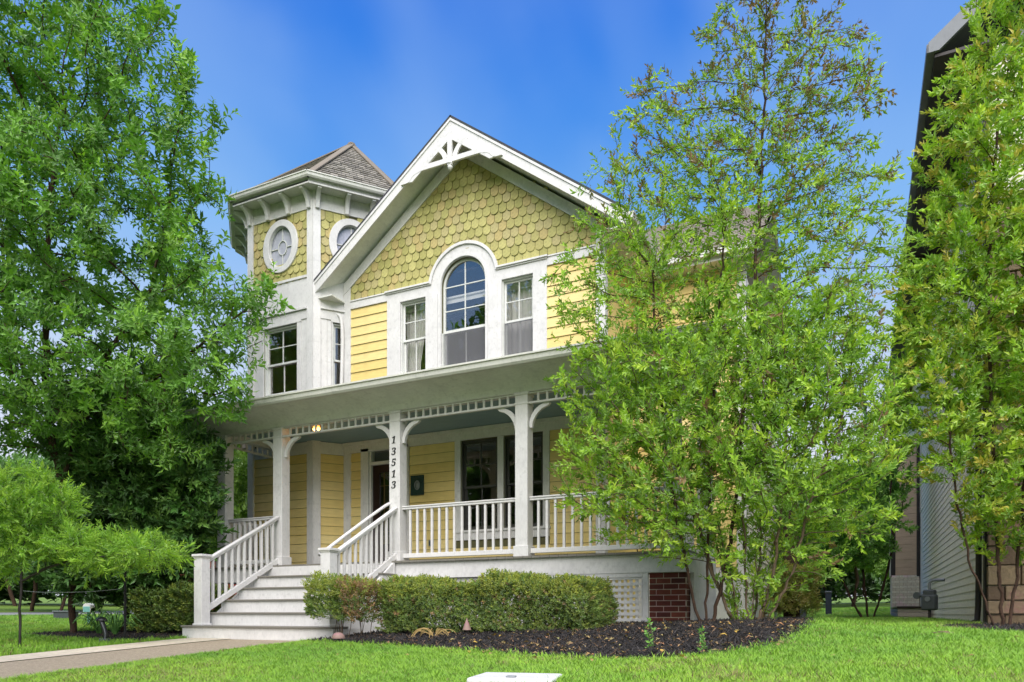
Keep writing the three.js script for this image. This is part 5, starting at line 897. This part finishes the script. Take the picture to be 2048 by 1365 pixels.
/* ------------------------------------------------ grass, mulch chips, leaf litter */
{
  const inWalk = (x, z) => inPoly(WALK, x, z), inBed = (x, z) => inPoly(BED, x, z) || inPoly(BED_LEFT, x, z) || inPoly(BED_RIGHT, x, z);
  const blocked = (x, z) =>  inWalk(x, z) || inBed(x, z) || (x > -11.5 && x < -1.9 && z < .2 && z > -9.5) || (x > -9.8 && x < -6.5 && z < 1.9 && z > 0) || (x > 1.55 && z < -2.2) || (Math.abs(x + 1.99) < .27 && Math.abs(z - 5.72) < .22);
  const clump = (seed, n, h, spread) => { const r = rng(seed), pos = []; for (let i = 0; i < n; i++) { const a = r() * 6.28, x = (r() - .5) * spread, z = (r() - .5) * spread, hh = h * (.55 + r() * .6), lean = hh * (.15 + r() * .55), w = .0022 + r() * .0016, c = Math.cos(a), s = Math.sin(a); const b0 = [x - s * w, 0, z + c * w], b1 = [x + s * w, 0, z - c * w], m0 = [x + c * lean * .35 - s * w * .8, hh * .6, z + s * lean * .35 + c * w * .8], m1 = [x + c * lean * .35 + s * w * .8, hh * .6, z + s * lean * .35 - c * w * .8], t = [x + c * lean, hh * (1 - .2 * r()), z + s * lean]; pos.push(...b0, ...b1, ...m1, ...b0, ...m1, ...m0, ...m0, ...m1, ...t); } const g = new THREE.BufferGeometry(); g.setAttribute('position', new THREE.Float32BufferAttribute(pos, 3)); g.computeVertexNormals(); return g; };
  const GM = leafMat(.95, .35), r = rng(4242), mx = new THREE.Matrix4(), q = new THREE.Quaternion(), up = V3(0, 1, 0);
  const scatter = (name, label, category, geos, m, spots, colour, tilt = 0) => {
    const holder = new THREE.Group(); setting(holder, name, label, category, 'stuff');
    geos.forEach((g, k) => { const mine = spots.filter((_, i) => i % geos.length === k), im = new THREE.InstancedMesh(g, m, mine.length); im.name = name + '_mass'; im.castShadow = im.receiveShadow = true; im.userData.kind = 'stuff'; mine.forEach((s, i) => { q.setFromAxisAngle(up, r() * 6.28); if (tilt) q.multiply(new THREE.Quaternion().setFromEuler(new THREE.Euler((r() - .5) * tilt, 0, (r() - .5) * tilt))); mx.compose(V3(s[0], H(s[0], s[1]) + (s[3] || 0), s[1]), q, V3(s[2], s[2], s[2])); im.setMatrixAt(i, mx); im.setColorAt(i, colour(s[0], s[1], r)); }); holder.add(im); });
  };
  const spots = [];
  // near lawn: dense; then thinner with larger tufts further away
  for (let i = 0; i < 330000; i++) { const x = -9 + r() * 12.5, z = .5 + r() * 6.6; const w = .432 * -x + .902 * (9.89 - z); if (w < 3.4 || blocked(x, z)) continue; if (r() > Math.min(1, 9 / (w * w) + .4)) continue; spots.push([x, z, .4 + r() * .75]); }
  for (let i = 0; i < 60000; i++) { const z = .6 - Math.pow(r(), 1.6) * 34, x = -3 + r() * 5.5; if (blocked(x, z)) continue; spots.push([x, z, .9 + r() * .8 + Math.max(0, -z) * .03]); }
  for (let i = 0; i < 45000; i++) { const x = -9.5 - r() * 22, z = 6 - r() * 18; if (blocked(x, z) || (x > -11.6 && z < .3)) continue; spots.push([x, z, 1.0 + r() * .8 + Math.max(0, -12 - x) * .05]); }
  for (const poly of [BED, BED_LEFT, BED_RIGHT]) for (let i = 0; i < poly.length; i++) { const a = poly[i], b = poly[(i + 1) % poly.length], n = Math.round(Math.hypot(b[0] - a[0], b[1] - a[1]) * 55); for (let k = 0; k < n; k++) { const t = r(), x = lerp(a[0], b[0], t) + (r() - .5) * .12, z = lerp(a[1], b[1], t) + (r() - .5) * .12; if (z > .3 && !inWalk(x, z)) spots.push([x, z, .6 + r() * .9]); } }
  const gcol = (x, z, rr) => { const n = (Nat(N4, Math.floor(x * 60 + 4000), Math.floor(z * 60 + 4000)) - .5) * 2.6 + (Nat(N1, Math.floor(x * 120 + 4000), Math.floor(z * 120 + 4000)) - .5) * 2, t = Math.min(1.1, Math.max(0, .5 + .45 * n + (rr() - .5) * .45)), dry = rr() < .04 + .22 * sstep(.15, .8, n) ? 1 : 0; return dry ? C(.24, .20, .07) : C(lerp(.15, .32, t), lerp(.35, .53, t), lerp(.015, .03, t)); };
  scatter('grass', 'blades of mown grass covering the lawn', 'grass', [clump(1, 20, .062, .10), clump(2, 18, .055, .11), clump(3, 22, .05, .12)], GM, spots, gcol);
  const bedSpots = []; for (const [poly, x0, x1, z0, z1, n] of [[BED, -7, -.3, -3.3, 4.8, 52000], [BED_LEFT, -14, -9.4, -1.1, 2.9, 16000], [BED_RIGHT, .7, 3, -2.3, 2.5, 9000]]) for (let i = 0; i < n; i++) { const x = lerp(x0, x1, r()), z = lerp(z0, z1, r()); if (inPoly(poly, x, z)) bedSpots.push([x, z, .6 + r() * .8, .022 + r() * .02]); }
  const chip = (l, w, bend) => { const g = new THREE.BoxGeometry(l, .004, w, 3, 1, 1), p = g.attributes.position; for (let i = 0; i < p.count; i++) { const t = p.getX(i) / l; p.setY(i, p.getY(i) + bend * t * t * 4 * l); p.setZ(i, p.getZ(i) * (1 - Math.abs(t) * .9)); } g.computeVertexNormals(); return g; };
  scatter('mulch_chips', 'loose shredded dark bark chips on the beds', 'mulch', [chip(.07, .010, .12), chip(.045, .012, -.08), chip(.095, .007, .2)], mat({ color: 0xffffff, roughness: .85 }), bedSpots, (x, z, rr) => { const v = .009 + rr() * rr() * .05; return rr() < .06 ? C(.16, .10, .055) : C(v * 1.1, v * .95, v * .9); }, .9);
  const litter = []; for (let i = 0; i < 900; i++) { const x = -6.5 + r() * 6.2, z = .3 + r() * 4.6; if (!inPoly(BED, x, z) && !(inPoly(BED, x, z - .25) && r() < .5)) continue; if (r() > sstep(-6, -2.5, x) + .1) continue; litter.push([x, z, .7 + r() * .8, .045]); }
  for (let i = 0; i < 170; i++) { const x = -8 + r() * 10.5, z = 1 + r() * 5.2; if (!blocked(x, z)) litter.push([x, z, .5 + r() * .6, .04]); }
  const lg = []; leafInto(lg, V3(-.03, 0, 0), V3(1, .1, 0).normalize(), V3(0, 1, 0), .06, .03, .008, .01); const litterG = new THREE.BufferGeometry(); litterG.setAttribute('position', new THREE.Float32BufferAttribute(lg, 3)); litterG.computeVertexNormals();
  scatter('fallen_leaves', 'scattered tan and yellow fallen leaves on the mulch', 'leaves', [litterG], leafMat(.8, .2), litter, (x, z, rr) => rr() < .2 ? C(.50, .32, .05) : C(.24 + rr() * .14, .16 + rr() * .08, .07), .8);
}
renderer.render(scene, camera);
